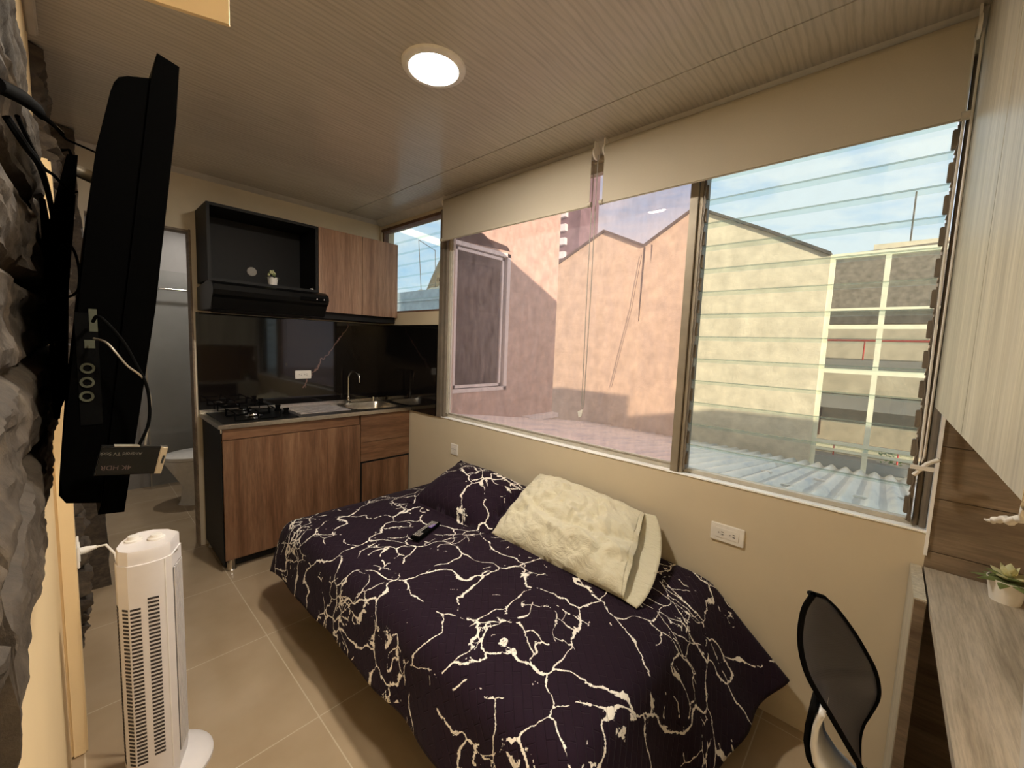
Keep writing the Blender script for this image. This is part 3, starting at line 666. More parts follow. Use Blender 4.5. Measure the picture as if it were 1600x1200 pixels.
def text(body, size, org, xd, yd, mat, parent, name='lettering'):
    cu = bpy.data.curves.new(name, 'FONT'); cu.body = body; cu.size = size; cu.extrude = .0001
    to = bpy.data.objects.new(name, cu); me = bpy.data.meshes.new_from_object(to); bpy.data.objects.remove(to)
    me.materials.clear(); me.materials.append(M[mat]); o = bpy.data.objects.new(name, me); C.objects.link(o)
    xd = Vector(xd).normalized(); yd = Vector(yd).normalized(); zd = xd.cross(yd)
    m4 = Matrix(((xd.x, yd.x, zd.x, 0), (xd.y, yd.y, zd.y, 0), (xd.z, yd.z, zd.z, 0), (0, 0, 0, 1)))
    m4.translation = Vector(org)-parent.location
    o.parent = parent; o.matrix_local = m4; return o
text('Android TV Stick', .0052, Q(.60, .20, .0125), -eu, ev, 'textdim', t)
text('4K HDR', .0075, Q(.47, .66, .0125), -eu, ev, 'textred', t)

# ================================================================== TOWER FAN
fx, fy = 1.655, -1.683
t = thing('tower_fan', (fx, fy, 0), 'white tower fan with vent slots standing by the left wall', 'fan')
fp = [(1.655, -1.606), (1.729, -1.638), (1.742, -1.668), (1.744, -1.700), (1.735, -1.738), (1.708, -1.758), (1.675, -1.760), (1.635, -1.748), (1.602, -1.728), (1.580, -1.700), (1.585, -1.662), (1.612, -1.628)]
def foot(k): return [(fx+(x-fx)*k, fy+(y-fy)*k) for x, y in fp]
def loft(b, levels):
    rings = [[b.bm.verts.new((x, y, z)) for x, y in foot(k)] for k, z in levels]; n = len(fp)
    for a, c_ in zip(rings, rings[1:]):
        for i in range(n): b.bm.faces.new((a[i], a[(i+1) % n], c_[(i+1) % n], c_[i]))
    b.bm.faces.new(rings[0][::-1]); b.bm.faces.new(rings[-1]); return b
link('body', loft(B(), [(.96, .03), (1.0, .06), (1.0, .742)]), 'fanwhite', t, smooth=25)
hd = link('head', loft(B(), [(.955, .742), (.955, .776), (.93, .782), (.86, .780)]), 'fanwhite', t, smooth=25)
link('base', B().lathe([(.120, 0), (.120, .010), (.108, .022), (.07, .032), (.0001, .033)], (fx+.005, fy+.022, 0), 'z', 48), 'fanwhite', t, smooth=True)
for (x, y) in ((1.665, -1.665), (1.64, -1.715)):
    link('dial', B().lathe([(.021, .780), (.021, .785), (.015, .787), (.013, .795), (.0001, .796)], (x, y, 0), 'z', 20), 'white', hd, smooth=True)
# side grilles: slots let into slightly proud dark strips
def slots(p0, p1, n, z0, z1, skew=0.0, name='vent_slots'):
    """slots drawn on the vertical side through p0-p1"""
    a = Vector((*p0, 0)); c_ = Vector((*p1, 0)); d = (c_-a); nrm = Vector((d.y, -d.x, 0)).normalized()
    if nrm.dot(a-Vector((fx, fy, 0))) < 0: nrm = -nrm
    b = B(); st = (z1-z0)/n
    for i in range(n):
        z = z0+i*st
        A = a+nrm*.0004; D = c_+nrm*.0004
        b.prism([(A.x, A.y, z), (D.x, D.y, z+skew), (D.x, D.y, z+st*.5+skew), (A.x, A.y, z+st*.5)], nrm*.0009)
    o = link(name, b, 'fandark', t); o['label'] = 'dark vent slots'; return o
def lerp2(i, s): a, c_ = fp[i], fp[(i+1) % len(fp)]; return (a[0]+(c_[0]-a[0])*s, a[1]+(c_[1]-a[1])*s)
slots(lerp2(2, .15), lerp2(2, .95), 42, .13, .64, .004)
slots(lerp2(3, .35), lerp2(3, .95), 42, .12, .62)
slots(lerp2(4, .10), lerp2(4, .62), 42, .12, .62)
slots(lerp2(5, .1), lerp2(5, .85), 42, .12, .62)
for (q0, q1) in ((lerp2(1, .55), lerp2(1, .63)),):
    nn_ = Vector((q1[1]-q0[1], -(q1[0]-q0[0]), 0)).normalized(); nn_ = nn_ if nn_.dot(Vector((q0[0]-fx, q0[1]-fy, 0))) > 0 else -nn_
    link('panel_seam', B().prism([(q0[0], q0[1], .06), (q1[0], q1[1], .06), (q1[0], q1[1], .74), (q0[0], q0[1], .74)], nn_*.0015), 'white', t)
# front grille: vertical slats
b = B(); a = Vector((*lerp2(0, .08), 0)); c_ = Vector((*lerp2(0, .96), 0)); nr = Vector(((c_-a).y, -(c_-a).x, 0)).normalized(); nr = nr if nr.dot(a-Vector((fx, fy, 0))) > 0 else -nr
A, D = a+nr*.0004, c_+nr*.0004
link('outlet_recess', B().prism([(A.x, A.y, .09), (D.x, D.y, .09), (D.x, D.y, .70), (A.x, A.y, .70)], nr*.0008), 'fandark', t)
for i in range(7):
    p = a.lerp(c_, (i+.3)/7)+nr*.0012; q = a.lerp(c_, (i+.72)/7)+nr*.0012
    b.prism([(p.x, p.y, .09), (q.x, q.y, .09), (q.x, q.y, .70), (p.x, p.y, .70)], nr*.003)
link('front_grille', b, 'fanwhite', t)
p = a.lerp(c_, .35)+nr*.0005; q = a.lerp(c_, .75)+nr*.0005
link('badge', B().prism([(p.x, p.y, .735), (q.x, q.y, .738), (q.x, q.y, .741), (p.x, p.y, .738)], nr*.001), 'alu', t)
t = thing('fan_power_cord', (1.30, -1.82, .655), 'white plug and cord from the left wall outlet to the tower fan', 'cord')
link('plug', B().tube([(1.30, -1.8262, .655), (1.302, -1.812, .657), (1.304, -1.800, .659), (1.306, -1.788, .660)], [.012, .012, .008, .006], 12), 'white', t, smooth=True)
P_ = [(1.306, -1.790, .660), (1.32, -1.765, .665), (1.36, -1.745, .64), (1.42, -1.735, .55), (1.46, -1.735, .42), (1.50, -1.73, .25), (1.53, -1.72, .10), (1.565, -1.71, .045)]
link('cord', B().tube(P_, .0038, 8), 'white', t, smooth=True)

# ================================================================== BED
t = thing('bed_base', (1.98, -.56, 0), 'low dark bed base under the quilt along the window wall', 'bed')
link('frame', B().box((1.05, -1.03, .10), (2.84, -.05, .18), .01), 'blackmat', t)
link('mattress', B().box((1.05, -1.05, .18), (2.76, -.03, .445), .04), 'blackmat', t)
for (x, y, mt_) in ((1.07, -1.01, 'chrome'), (2.80, -1.0, 'chrome'), (1.07, -.09, 'chrome')): link('leg', B().lathe([(.018, 0), (.024, .10)], (x, y, 0), 'z', 16), mt_, t, smooth=True)
link('leg', B().prism([(2.925, -.17, .0), (2.94, -.17, .0), (2.955, -.17, .14), (2.82, -.17, .14), (2.82, -.17, .11), (2.89, -.17, .11)], (0, .05, 0)), 'ash', t)
# quilt
AX0, AX1, BY0, BY1 = 1.075, 2.76, -1.045, -.035
DR, DRF, DRR = .34, .29, .42
def qpt(a, bb):
    ox = min(0, a-AX0)+max(0, a-AX1); oy = min(0, bb-BY0)
    lx = DRR if ox > 0 else DR
    fx_ = ox*math.sqrt(max(0, 1-.5*(oy/DRF)**2)); fy_ = oy*math.sqrt(max(0, 1-.5*(ox/lx)**2))
    if not ox: fx_ = 0
    if not oy: fy_ = 0
    d = math.hypot(fx_, fy_)
    x = min(max(a, AX0), AX1); y = min(max(bb, BY0), BY1)
    u = (x-AX0)/(AX1-AX0); v_ = (y-BY0)/(BY1-BY0)
    top = .458+.042*(math.sin(PI*min(1, max(0, u)))**.45)*(math.sin(PI*min(1, .12+v_*.80))**.5)
    n = noise.fractal(Vector((a*3.1, bb*3.1, 1.3)), 1, 2.1, 4)
    if d < 1e-6: return Vector((x, y, top+.005*n))
    ux, uy = fx_/d, fy_/d
    r = .085; ang = math.radians(76-((34-26*min(1, max(0, (-.05-bb)/.55)))*ux*ux if ux > 0 else 6*ux*ux))
    arc = r*ang
    if d < arc: h = r*math.sin(d/r); dz = r*(1-math.cos(d/r)); rest = 0
    else:
        rest = d-arc; h = r*math.sin(ang)+rest*math.cos(ang); dz = r*(1-math.cos(ang))+rest*math.sin(ang)
    along = a if abs(uy) > abs(ux) else bb
    wv = (math.sin(along*13+1.0)*.5+math.sin(along*23+2.2)*.3+noise.noise((along*6, 4, 2))*.7)*.014*(rest/.25)
    h += wv
    return Vector((x+ux*h, min(y+uy*h, -.02), top-dz+.005*n+.01*noise.noise((along*5, 8, 1))*(rest/.25)))
ua0, ua1, vb0 = AX0-DR, AX1+DRR, BY0-DRF
def qf(u, v_): return qpt(ua0+(ua1-ua0)*u, vb0+(BY1-vb0)*v_)
q = link('quilt', B().grid(qf, 200, 120, lambda u, v_: (ua0+(ua1-ua0)*u, vb0+(BY1-vb0)*v_)), 'quilt', loc=(1.98, -.56, .45), smooth=60, solid=.008)
tag(q, 'black violet quilted bedspread with white crack pattern covering the bed', 'quilt')

def cushion(name, c, th, mat, label, cat, flange=.1, bot=.2, n=44, wr=.006, uvk=.6, seed=1):
    """c: corners front-left, front-right, back-right, back-left"""
    c = [Vector(p) for p in c]; nr = ((c[1]-c[0]).cross(c[3]-c[0])).normalized()
    def mk(sgn):
        def fn(u, v_):
            a, b_ = u*2-1, v_*2-1
            p = (c[0]*(1-u)+c[1]*u)*(1-v_)+(c[3]*(1-u)+c[2]*u)*v_
            e = max(0, 1-(abs(a)/(1-flange))**2.6)*max(0, 1-(abs(b_)/(1-flange))**2.6)
            k = e**.5
            # pull the sides in between the corners
            ce = (c[0]+c[1]+c[2]+c[3])/4; pull = .05*(abs(a)**4*(1-b_*b_)+abs(b_)**4*(1-a*a)); p = p.lerp(ce, pull)
            nn = noise.fractal(Vector((p.x*9+seed, p.y*9, p.z*9)), .9, 2.2, 5)
            return p+nr*(sgn*th*k*(1 if sgn > 0 else bot)+.0015*sgn+wr*nn*(k+.25))
        return fn
    b = B(); uvf = lambda u, v_: (u*uvk, v_*uvk*.7)
    b.grid(mk(1), n, n, uvf); b.grid(mk(-1), n, n, uvf)
    bmesh.ops.remove_doubles(b.bm, verts=b.bm.verts[:], dist=.0035)
    o = link(name, b, mat, loc=tuple((c[0]+c[2])/2), smooth=60)
    return tag(o, label, cat)
cushion('dark_pillow', [(1.30, -.545, .50), (1.93, -.52, .50), (1.86, -.05, .60), (1.19, -.05, .625)], .095, 'sham', 'black pillow with white crack pattern against the wall beside the kitchen', 'pillow', .10, seed=3)

# ivory pillow: case open at its right end with a deep hem
t = thing('ivory_pillow', (2.25, -.27, .5), 'ivory pillow whose open pillowcase end hangs to the right', 'pillow')
CA = [Vector(p) for p in ((1.93, -.475, .505), (2.62, -.475, .498), (2.49, -.05, .665), (1.87, -.045, .695))]
NR = ((CA[1]-CA[0]).cross(CA[3]-CA[0])).normalized()
def case(sgn):
    def fn(u, v_):
        a, b_ = u*2-1, v_*2-1
        p = (CA[0]*(1-u)+CA[1]*u)*(1-v_)+(CA[3]*(1-u)+CA[2]*u)*v_
        eu_ = 1-abs(min(0, a))**3.0
        if a > 0: eu_ = 1-.62*max(0, a)**1.7
        ev_ = max(0, 1-abs(b_)**2.6)
        k = (max(0, eu_)*ev_)**.55
        nn = noise.fractal(Vector((p.x*7, p.y*7, p.z*7+3)), .8, 2.2, 6)
        rd = abs(noise.noise(Vector(((p.x+p.y)*9+2*noise.noise(p*6), (p.x-p.y)*3, 5))))+.6*abs(noise.noise(Vector(((p.x-p.y*.4)*14, (p.y+p.x*.3)*22, 9))))
        fold = .016*math.exp(-((a*.8+b_*.5-.1)/.12)**2)-.014*math.exp(-((a*.8-b_*.5-.28)/.10)**2)+.015*math.exp(-((b_+.55-.5*(a-.2)**2)/.09)**2)-.013*math.exp(-((b_+.30-.5*(a-.1)**2)/.08)**2)*(a > -.9)+.010*math.exp(-((a+.55-.7*b_)/.07)**2)-.010*math.exp(-((a+.38-.7*b_)/.06)**2)+.012*math.exp(-((a-.62+.25*b_*b_)/.07)**2)
        q = p+NR*(sgn*.105*k*(1 if sgn > 0 else .10)+(.014*nn-.026*rd+fold)*(k+.15)*(1 if sgn > 0 else .1)+.001*sgn)
        if a > .8: q += Vector((0, -.0, -.02*(a-.8)/.2*k*(1 if sgn > 0 else 0)))
        return q
    return fn
b = B(); uvf = lambda u, v_: (u, v_)
b.grid(case(1), 130, 90, uvf); b.grid(case(-1), 130, 90, uvf); bmesh.ops.remove_doubles(b.bm, verts=b.bm.verts[:], dist=.0012)
link('pillowcase', b, 'pillow', t, smooth=60, solid=.002)
def hem(sgn):
    def fn(u, v_):
        b_ = v_*2-1; e = case(sgn)(1, v_)
        k = max(0, 1-abs(b_)**2.6)
        dirn = ((CA[1]-CA[0]).normalized()*.9+Vector((0, 0, -.10 if sgn < 0 else -.5))+Vector((0, .30, 0))*(v_)).normalized()
        ln = .022 if sgn > 0 else .105
        q = e+dirn*ln*u*(.55+.45*k)+NR*(.006*math.sin(v_*9+sgn)*u)
        return q
    return fn
b = B(); b.grid(hem(1), 8, 40, uvf); b.grid(hem(-1), 8, 40, uvf)
link('open_hem', b, 'pillow', t, smooth=60, solid=.003)
def ins(u, v_):
    b_ = v_*2-1; th_ = 2*PI*u
    e0 = case(1)(.76, min(.95, max(.05, v_))); e1 = case(-1)(.76, min(.95, max(.05, v_))); m_ = (e0+e1)/2; h_ = (e0-e1)*.44
    return m_+h_*math.cos(th_)+(CA[1]-CA[0]).normalized()*.02*math.sin(th_)
link('pillow_insert', B().grid(ins, 12, 30), 'white', t, smooth=60)
# remote control
rc = Vector((1.63, -.70, .512)); a_ = Vector((.05, .20, .0)).normalized()
t = thing('remote_control', tuple(rc), 'black remote control with grey keys lying on the bed quilt', 'remote')
A0, A1 = Vector((1.745, -.785, 0)), Vector((1.665, -.585, 0)); dl = (A1-A0).normalized(); dn = Vector((dl.y, -dl.x, 0)); ZR = .506
def RP(u, v_, z): p = A0+dl*(u*.185)+dn*((v_-.5)*.046); return (p.x, p.y, ZR+z)
link('shell', B().prism([RP(0, 0, 0), RP(1, 0, 0), RP(1, 1, 0), RP(0, 1, 0)], (0, 0, .018), .003), 'black', t)
for i in range(13):
    for j in range(4):
        if 3 <= i <= 7 and j > 1: continue
        p0 = RP(.06+i*.07, .1+j*.21, .0178); p1 = RP(.06+i*.07+.04, .1+j*.21, .0178); p2 = RP(.06+i*.07+.04, .1+j*.21+.14, .0178); p3 = RP(.06+i*.07, .1+j*.21+.14, .0178)
        link('key', B().prism([p0, p1, p2, p3], (0, 0, .0015)), 'key', t)
link('label_patch', B().prism([RP(.58, .56, .0178), RP(.80, .56, .0178), RP(.80, .94, .0178), RP(.58, .94, .0178)], (0, 0, .001)), 'purple', t)

# ================================================================== RIGHT SIDE: desk, wall cabinet, chair
t = thing('desk', (3.5, -.5, 0), 'pale ash desk, tapering towards the viewer, against the oak clad wall', 'desk')
poly = [(3.403, -.006, .741), (3.403, -1.20, .741), (3.41, -1.20, .741), (3.46, -.92, .741), (3.525, -.53, .741), (3.62, -.03, .741), (3.80, -.006, .741)]
link('desktop', B().prism(poly, (0, 0, .022)), 'ashtop', t)
link('end_panel', B().prism([(3.462, -.92, 0), (3.478, -.92, 0), (3.545, -.53, 0), (3.64, -.03, 0), (3.62, -.03, 0), (3.527, -.53, 0)], (0, 0, .74)), 'oakdark', t)
link('edge_band', B().prism([(3.41, -1.20, .741), (3.416, -1.20, .741), (3.467, -.92, .741), (3.532, -.53, .741), (3.627, -.03, .741), (3.62, -.03, .741), (3.525, -.53, .741), (3.46, -.92, .741)], (0, 0, .0225)), 'trim', t)
t = thing('side_board', (3.38, -.2, 0), 'narrow pale ash upright board beside the desk at the window wall', 'panel')
link('board', B().box((3.372, -.265, 0), (3.398, -.003, .762)), 'ash', t)
link('front_edge', B().box((3.374, -.272, 0), (3.396, -.2655, .758)), 'oakdark', t)
t = thing('hanging_cabinet', (3.55, -.6, 1.272), 'tall pale ash wall cabinet hanging above the desk', 'cabinet')
link('body', B().box((3.396, -1.166, 1.274), (3.72, -.004, H-.002)), 'ash', t)
link('door', B().box((3.378, -.668, 1.272), (3.395, -.004, H-.004), .001), 'ash', t)
link('door', B().box((3.378, -1.168, 1.272), (3.395, -.671, H-.004), .001), 'ash', t)
def fray(u, v_):
    a = 2*PI*v_; c_ = Vector((3.383+.004*math.sin(u*9), -1.165+.21*u, 1.268-.075*u**.7+.006*noise.noise((u*14, 0, 0))))
    r = (.0055*(1-u*.7))*(1+.5*noise.noise((u*22, v_*4, 2)))
    return c_+Vector((0, .35*r*math.cos(a), r*math.sin(a)))+Vector((r*math.cos(a), 0, 0))
link('torn_edge_strip', B().grid(fray, 40, 8), 'white', t, smooth=60)

# office chair
t = thing('office_chair', (3.32, -.95, 0), 'black mesh back office chair with silver back bracket facing the desk', 'chair')
Nn = [(3.212, 1.043), (3.203, 1.015), (3.201, .978), (3.205, .945), (3.216, .912), (3.233, .886), (3.251, .862), (3.272, .833), (3.290, .808), (3.313, .770), (3.330, .72), (3.335, .66), (3.325, .60)]
Ff = [(3.214, .950), (3.236, .934), (3.262, .904), (3.281, .876), (3.296, .850), (3.304, .822), (3.305, .796), (3.297, .762), (3.290, .735), (3.288, .705), (3.292, .66), (3.298, .62), (3.30, .58)]
def bk(u, v_):
    s = v_*12; i = min(11, int(s)); f = s-i
    def cr(A, k):
        p0, p1, p2, p3 = A[max(i-1, 0)][k], A[i][k], A[i+1][k], A[min(i+2, 12)][k]
        return .5*(2*p1+(-p0+p2)*f+(2*p0-5*p1+4*p2-p3)*f*f+(-p0+3*p1-3*p2+p3)*f**3)
    n_ = Vector((cr(Nn, 0), -1.05, cr(Nn, 1))); f_ = Vector((cr(Ff, 0), -.85, cr(Ff, 1)))
    p = n_.lerp(f_, u); p.x -= .012*math.sin(PI*u)*(1 if v_ < .35 else .6)
    return p
link('mesh_back', B().grid(bk, 16, 72, lambda u, v_: (u*.22, v_*.5)), 'mesh', t, smooth=60)
loop = [bk(0, i/48) for i in range(49)]+[bk(i/8, 1) for i in range(1, 9)]+[bk(1, 1-i/48) for i in range(1, 49)]+[bk(1-i/8, 0) for i in range(1, 9)]
link('back_frame', B().tube(loop, .0042, 8, cap=False), 'black', t, smooth=True)
rib = [(3.240, .872), (3.234, .845), (3.234, .815), (3.240, .79), (3.256, .770), (3.285, .752), (3.33, .735), (3.345, .70), (3.345, .60), (3.345, .49)]
def ribbon(x_off, w0, w1, th):
    b = B()
    def fn(u, v_):
        s = u*(len(rib)-1); i = min(len(rib)-2, int(s)); f = s-i
        x = rib[i][0]*(1-f)+rib[i+1][0]*f+x_off; z = rib[i][1]*(1-f)+rib[i+1][1]*f
        return (x, -1.03+(v_-.5)*(w0*(1-u)+w1*u), z)
    return b.grid(fn, 40, 4)
link('back_bracket', ribbon(0, .075, .09, .006), 'silver', t, smooth=60, solid=.008)
link('bracket_cover', ribbon(-.010, .07, .085, .004), 'black', t, smooth=60, solid=.006)
link('seat', B().box((3.19, -1.17, .43), (3.452, -.75, .50), .03), 'blackmat', t, smooth=True)
link('gas_column', B().tube([(3.27, -.97, .08), (3.27, -.97, .43)], .025, 16), 'black', t, smooth=True)
for k in range(5):
    a = 2*PI*k/5+.3; e = (3.28+.16*math.cos(a), -.97+.19*math.sin(a))
    lg = link('leg', B().tube([(3.27, -.97, .10), (e[0], e[1], .065)], [.022, .014], 8), 'black', t, smooth=True)
    link('caster', B().lathe([(.0001, -.012), (.024, -.012), (.024, .012), (.0001, .012)], (e[0], e[1], .0245), 'x', 16), 'black', lg, smooth=True)

# ================================================================== BATHROOM
t = thing('toilet', (-.88, -1.12, 0), 'white toilet with closed lid seen through the bathroom doorway', 'toilet')
def oval(cx, cy, rx, ry, k=1.0):
    return [(cx+rx*k*math.cos(2*PI*i/32), cy+ry*k*math.sin(2*PI*i/32)) for i in range(32)]
def loft2(levels):
    b = B(); rings = [[b.bm.verts.new((x, y, z)) for x, y in oval(cx, cy, rx, ry)] for cx, cy, rx, ry, z in levels]
    for a, c_ in zip(rings, rings[1:]):
        for i in range(32): b.bm.faces.new((a[i], a[(i+1) % 32], c_[(i+1) % 32], c_[i]))
    b.bm.faces.new(rings[0][::-1]); b.bm.faces.new(rings[-1]); return b
tx, ty = -.93, -1.10
link('bowl', loft2([(tx, ty+.03, .115, .20, 0), (tx, ty+.03, .10, .185, .03), (tx, ty+.03, .095, .17, .15), (tx, ty+.01, .13, .21, .26), (tx, ty-.01, .175, .245, .36), (tx, ty-.01, .18, .25, .385)]), 'ceramic', t, smooth=50)
link('seat_lid', loft2([(tx, ty-.01, .182, .25, .388), (tx, ty-.01, .188, .256, .395), (tx, ty-.01, .186, .254, .415), (tx, ty-.01, .16, .225, .425)]), 'ceramic', t, smooth=50)
link('cistern', B().box((tx-.19, ty+.24, .38), (tx+.19, ty+.42, .75), .02), 'ceramic', t, smooth=True)
t = thing('shower_screen', (-1.50, -1.0, 0), 'clear shower screen with chrome rail in the bathroom', 'shower screen')
link('glass_panel', B().box((-1.505, -1.375, .02), (-1.497, -.45, 1.95)), 'showerglass', t)
link('rail', B().tube([(-1.49, -1.6, 1.788), (-1.49, -.42, 1.80)], .010, 12), 'chrome', t, smooth=True)
link('roller', B().lathe([(.028, 0), (.028, .02), (.012, .03)], (-1.49, -1.30, 1.79), 'x', 20).box((-1.48, -1.31, 1.73), (-1.46, -1.29, 1.79)), 'chrome', t, smooth=True)
link('door_edge', B().box((-1.51, -1.38, .02), (-1.49, -1.372, 1.95)), 'alu', t)

# ================================================================== OUTSIDE
# lean-to roof of ribbed sheets
def zr(y): return .841-.141*y
def cor(u, v_):
    x = .43+u*4.2; y = .13+v_*2.56
    return (x, y, zr(y)+.017*math.sin(2*PI*x/.095))
cr_ = thing('corrugated_roof', (2.5, 1.4, .4), 'ribbed translucent lean-to roof outside below the windows', 'roof')
link('sheet', B().grid(cor, 540, 6), 'corrugated', cr_, smooth=True, solid=.003)
for (x, y) in ((2.78, 1.0), (3.02, 1.15), (3.22, .72), (3.38, 1.05), (2.72, 1.75), (2.95, .55)):
    link('roof_clip', B().box((x-.03, y-.012, zr(y)+.008), (x+.03, y+.012, zr(y)+.020), .004), 'white', cr_)
# left neighbour wall running away from the window, with an old casement
EX = .42
t = thing('neighbour_wall', (EX, 1.2, 0), 'rough pinkish side wall with an old casement window outside', 'building')
b = B().box((EX-.08, .40, .3), (EX, .43, 5)).box((EX-.08, .43, .3), (EX, 1.17, .965)).box((EX-.08, .43, 2.30), (EX, 1.17, 5)).box((EX-.08, 1.17, .3), (EX, 1.965, 5))
link('wall', b, 'pinkwall', t)
f_ = link('window', B().box((EX-.03, .43, .965), (EX+.012, .47, 2.30)).box((EX-.03, 1.125, .965), (EX+.012, 1.17, 2.30)).box((EX-.03, .43, .965), (EX+.012, 1.17, 1.0)).box((EX-.03, .43, 2.265), (EX+.012, 1.17, 2.30)), 'eave', t)
link('casement', B().box((EX-.02, .48, 1.01), (EX+.004, .505, 2.25)).box((EX-.02, 1.06, 1.01), (EX+.004, 1.085, 2.25)).box((EX-.02, .48, 1.01), (EX+.004, 1.085, 1.035)).box((EX-.02, .48, 2.225), (EX+.004, 1.085, 2.25)), 'eave', f_)
link('pane', B().box((EX-.012, .49, 1.02), (EX-.008, 1.10, 2.24)), 'paneglass', f_)
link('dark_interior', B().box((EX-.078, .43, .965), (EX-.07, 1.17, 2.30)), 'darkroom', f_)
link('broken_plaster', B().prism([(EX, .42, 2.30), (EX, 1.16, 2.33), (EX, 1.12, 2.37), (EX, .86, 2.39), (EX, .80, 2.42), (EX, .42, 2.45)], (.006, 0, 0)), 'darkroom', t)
link('roof_flashing', B().box((EX, 1.45, zr(1.45)-.02), (EX+.10, 1.965, zr(1.7)+.06)), 'eave', t)
# gabled wall opposite
t = thing('gabled_wall', (1.0, 2.7, 0), 'rough cream wall with zigzag gable roofline facing the windows', 'building')
GL = [(-.60, 2.30), (-.091, 2.544), (.547, 2.844), (1.077, 2.598), (1.62, 2.915), (2.304, 2.571), (2.80, 2.30)]
link('wall', B().prism([(-.6, 2.7, .2)]+[(x, 2.7, z) for x, z in GL]+[(2.80, 2.7, .2)], (0, .15, 0)), 'gable', t)
b = B()
for (xa, za), (xb, zb) in zip(GL, GL[1:]): b.prism([(xa, 2.67, za-.006), (xb, 2.67, zb-.006), (xb, 2.67, zb+.022), (xa, 2.67, za+.022)], (0, .2, 0))
link('roof_edge', b, 'capdark', t)
link('crack', B().prism([(1.072, 2.699, 2.59), (1.092, 2.699, 2.59), (1.078, 2.699, 2.0), (1.072, 2.699, 1.75), (1.066, 2.699, 1.75), (1.066, 2.699, 2.0)], (0, -.004, 0)), 'capdark', t)
link('stain', B().prism([(1.16, 2.699, 2.61), (1.175, 2.699, 2.60), (1.168, 2.699, 2.42)], (0, -.003, 0)), 'capdark', t)
link('loose_wire', B().tube([(1.06, 2.68, 2.5), (.98, 2.68, 1.9), (.85, 2.68, 1.3), (.78, 2.68, .95)], .003, 5), 'capdark', t)
# steel framed gallery at the right
t = thing('glazed_gallery', (3.3, 2.75, 0), 'cream steel framed open gallery beside the gabled wall', 'building')
for x in (2.815, 3.175, 3.54, 3.9): link('post', B().box((x-.018, 2.73, .3), (x+.018, 2.77, 2.30)), 'yellowsteel', t)
for z, hh in ((2.285, .02), (1.815, .010), (1.785, .006), (1.635, .018), (1.30, .020), (.665, .014), (.60, .010)):
    if z in (1.785,): continue
    z_ = {1.815: 1.83, 1.635: 1.68}.get(z, z)
    link('rail', B().box((2.75 if z_ == 1.83 else 2.80, 2.728, z_-hh), (4.0, 2.772, z_+hh)), 'yellowsteel', t)
for (x0, x1) in ((2.835, 3.157), (3.193, 3.52)):
    for (z0, z1) in ((1.32, 1.66), (.68, 1.28)): link('pane', B().box((x0, 2.748, z0), (x1, 2.752, z1)), 'paneglass', t)
t = thing('courtyard_house', (3.3, 4.2, 0), 'two storey cream house with red balcony rails behind the gallery', 'building')
Yb = 4.2
link('wall', B().box((1.9, Yb, -.5), (5.2, Yb+.15, 2.25)), 'gable', t)
link('netting', B().prism([(1.9, Yb-.02, 1.93), (5.2, Yb-.02, 2.02), (5.2, Yb-.3, 2.62), (1.9, Yb-.3, 2.50)], (0, .02, 0)), 'awning', t)
link('upper_fascia', B().box((1.9, Yb-.04, 1.80), (5.2, Yb-.001, 1.96)), 'capdark', t)
link('floor_slab', B().box((1.9, Yb-.5, 1.28), (5.2, Yb-.001, 1.40)), 'concrete', t)
link('parapet', B().box((1.9, Yb-.52, 1.04), (5.2, Yb-.46, 1.28)), 'gable', t)
link('lower_slab', B().box((1.9, Yb-.5, .88), (5.2, Yb-.001, 1.03)), 'concrete', t)
link('door', B().box((2.52, Yb-.03, .50), (2.72, Yb-.001, .88)), 'oxid', t)
link('base_wall', B().box((1.9, Yb-.6, -.4), (5.2, Yb-.5, .30)), 'concrete', t)
link('ledge', B().box((1.9, Yb-.65, .30), (5.2, Yb-.4, .38)), 'concrete', t)
for z, xa in ((1.60, 2.55), (.52, 2.4)):
    b = B().tube([(xa, Yb-.5, z), (5.2, Yb-.5, z)], .012, 8)
    for i in range(6): b.tube([(xa+i*.5, Yb-.5, z), (xa+i*.5, Yb-.5, z-.2)], .007, 6)
    link('balcony_rail', b, 'red', t, smooth=True)
link('rooftop_box', B().box((3.0, Yb+.3, 2.3), (4.6, Yb+1, 2.72)), 'gable', t)
link('aerial', B().tube([(3.3, Yb+.5, 2.7), (3.3, Yb+.5, 3.3)], .008, 6), 'capdark', t)
b = thing('shrub', (3.35, 3.62, .38), 'small green shrub on the courtyard house ledge', 'shrub')
g = B(); rnd = random.Random(3)
for i in range(70):
    a = rnd.random()*2*PI; rr = rnd.random()*.10; p = Vector((3.35+rr*math.cos(a), 3.62+rr*math.sin(a)*.6, .39+rnd.random()*.12)); d = Vector((rnd.uniform(-1, 1), rnd.uniform(-1, 1), rnd.uniform(0, 1))).normalized()*.03
    s_ = d.orthogonal().normalized()*.009; g.prism([p, p+d*.5+s_, p+d, p+d*.5-s_], d.cross(s_).normalized()*.001)
link('foliage', g, 'leaf', b)
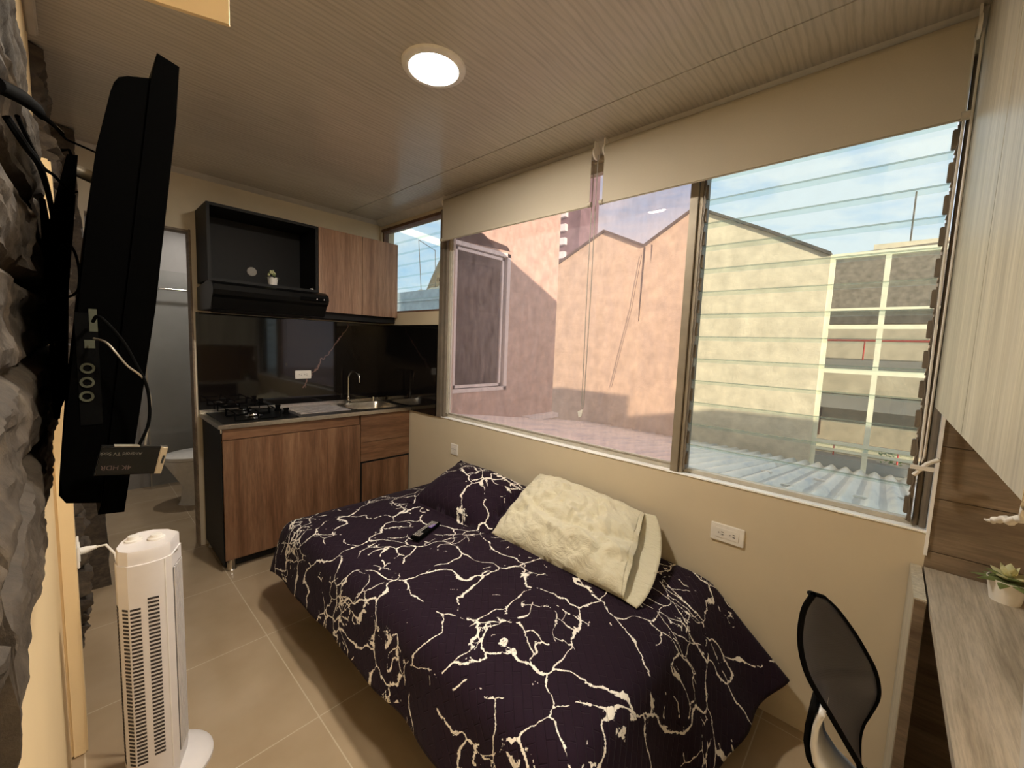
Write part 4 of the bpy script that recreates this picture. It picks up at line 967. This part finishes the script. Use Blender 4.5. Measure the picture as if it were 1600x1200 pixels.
# tower far off
t = thing('tower_block', (-8, 14, 0), 'distant narrow tower block rising over the gabled wall', 'building')
link('wall', B().box((-9.3, 14, 0), (-7.55, 15.5, 11)), 'tower', t)
for k in range(9): link('balcony', B().box((-8.62, 13.8, 4.9+k*.62), (-8.22, 14, 5.2+k*.62)), 'eave', t)
# what the small louver window looks at
t = thing('white_house', (-7.2, 6, 0), 'white house with a sloping eave seen through the small louver window', 'building')
link('fascia', B().prism([(-10.6, 6, 5.52), (-6.2, 6, 4.02), (-6.2, 6, 4.20), (-10.6, 6, 5.76)], (0, .3, 0)), 'eave', t)
link('wall', B().box((-16, 6.3, -3), (-12.5, 7.2, 5.5)), 'eave', t)
link('wire', B().tube([(-8.3, 6, 4.7), (-8.1, 6, 2.9)], .012, 5).tube([(-8.3, 6, 4.7), (-7.4, 6, 4.25), (-7.35, 6, 3.0)], .012, 5), 'capdark', t)
tag(link('parapet_wall', B().box((-9, 4.0, -3), (-3.4, 4.3, 2.40)).box((-9, 3.96, 2.40), (-3.4, 4.32, 2.46)).box((-9, 4.02, 2.46), (-3.4, 4.3, 2.66)), 'parapet', loc=(-6, 4, 0)), 'grey concrete parapet wall outside the small louver window', 'wall')
def rub(u, v_):
    x = -6.6+4.2*u; top = 2.66+.26*(.1+u)*(1+.6*noise.noise((x*3, 1, 0)))
    return (x, 4.45+.02*noise.noise((x*9, v_*9, 1)), -3+(top+3)*v_)
tag(link('rubble_wall', B().grid(rub, 60, 6), 'gable', loc=(-4.5, 4.45, -3), smooth=30, solid=.2), 'cream broken rubble wall behind the grey parapet', 'wall')
hl = link('hills', B().grid(lambda u, v_: (-170+200*u, 70+12*v_, -3+(18+19.5*math.exp(-((u-.355)/.055)**2)+1.2*noise.noise((u*45, 2, 0)))*math.sin(PI*.5*v_)), 120, 8), 'hill', smooth=True)
hl['kind'] = 'structure'
# added unseen blocks, shaped to throw the shade on the walls opposite
struct('wall_shade_caster', B().box((4.57, -.5, -.5), (5.6, .15, 1.89)).prism([(6.35, .15, -.5), (6.35, .15, 1.47), (6.60, .15, 1.86), (9.6, .15, 1.92), (9.6, .15, -.5)], (0, -.6, 0)), 'concrete')
struct('ground', B().box((-180, -3, -3.1), (60, 110, -3)), 'concrete')
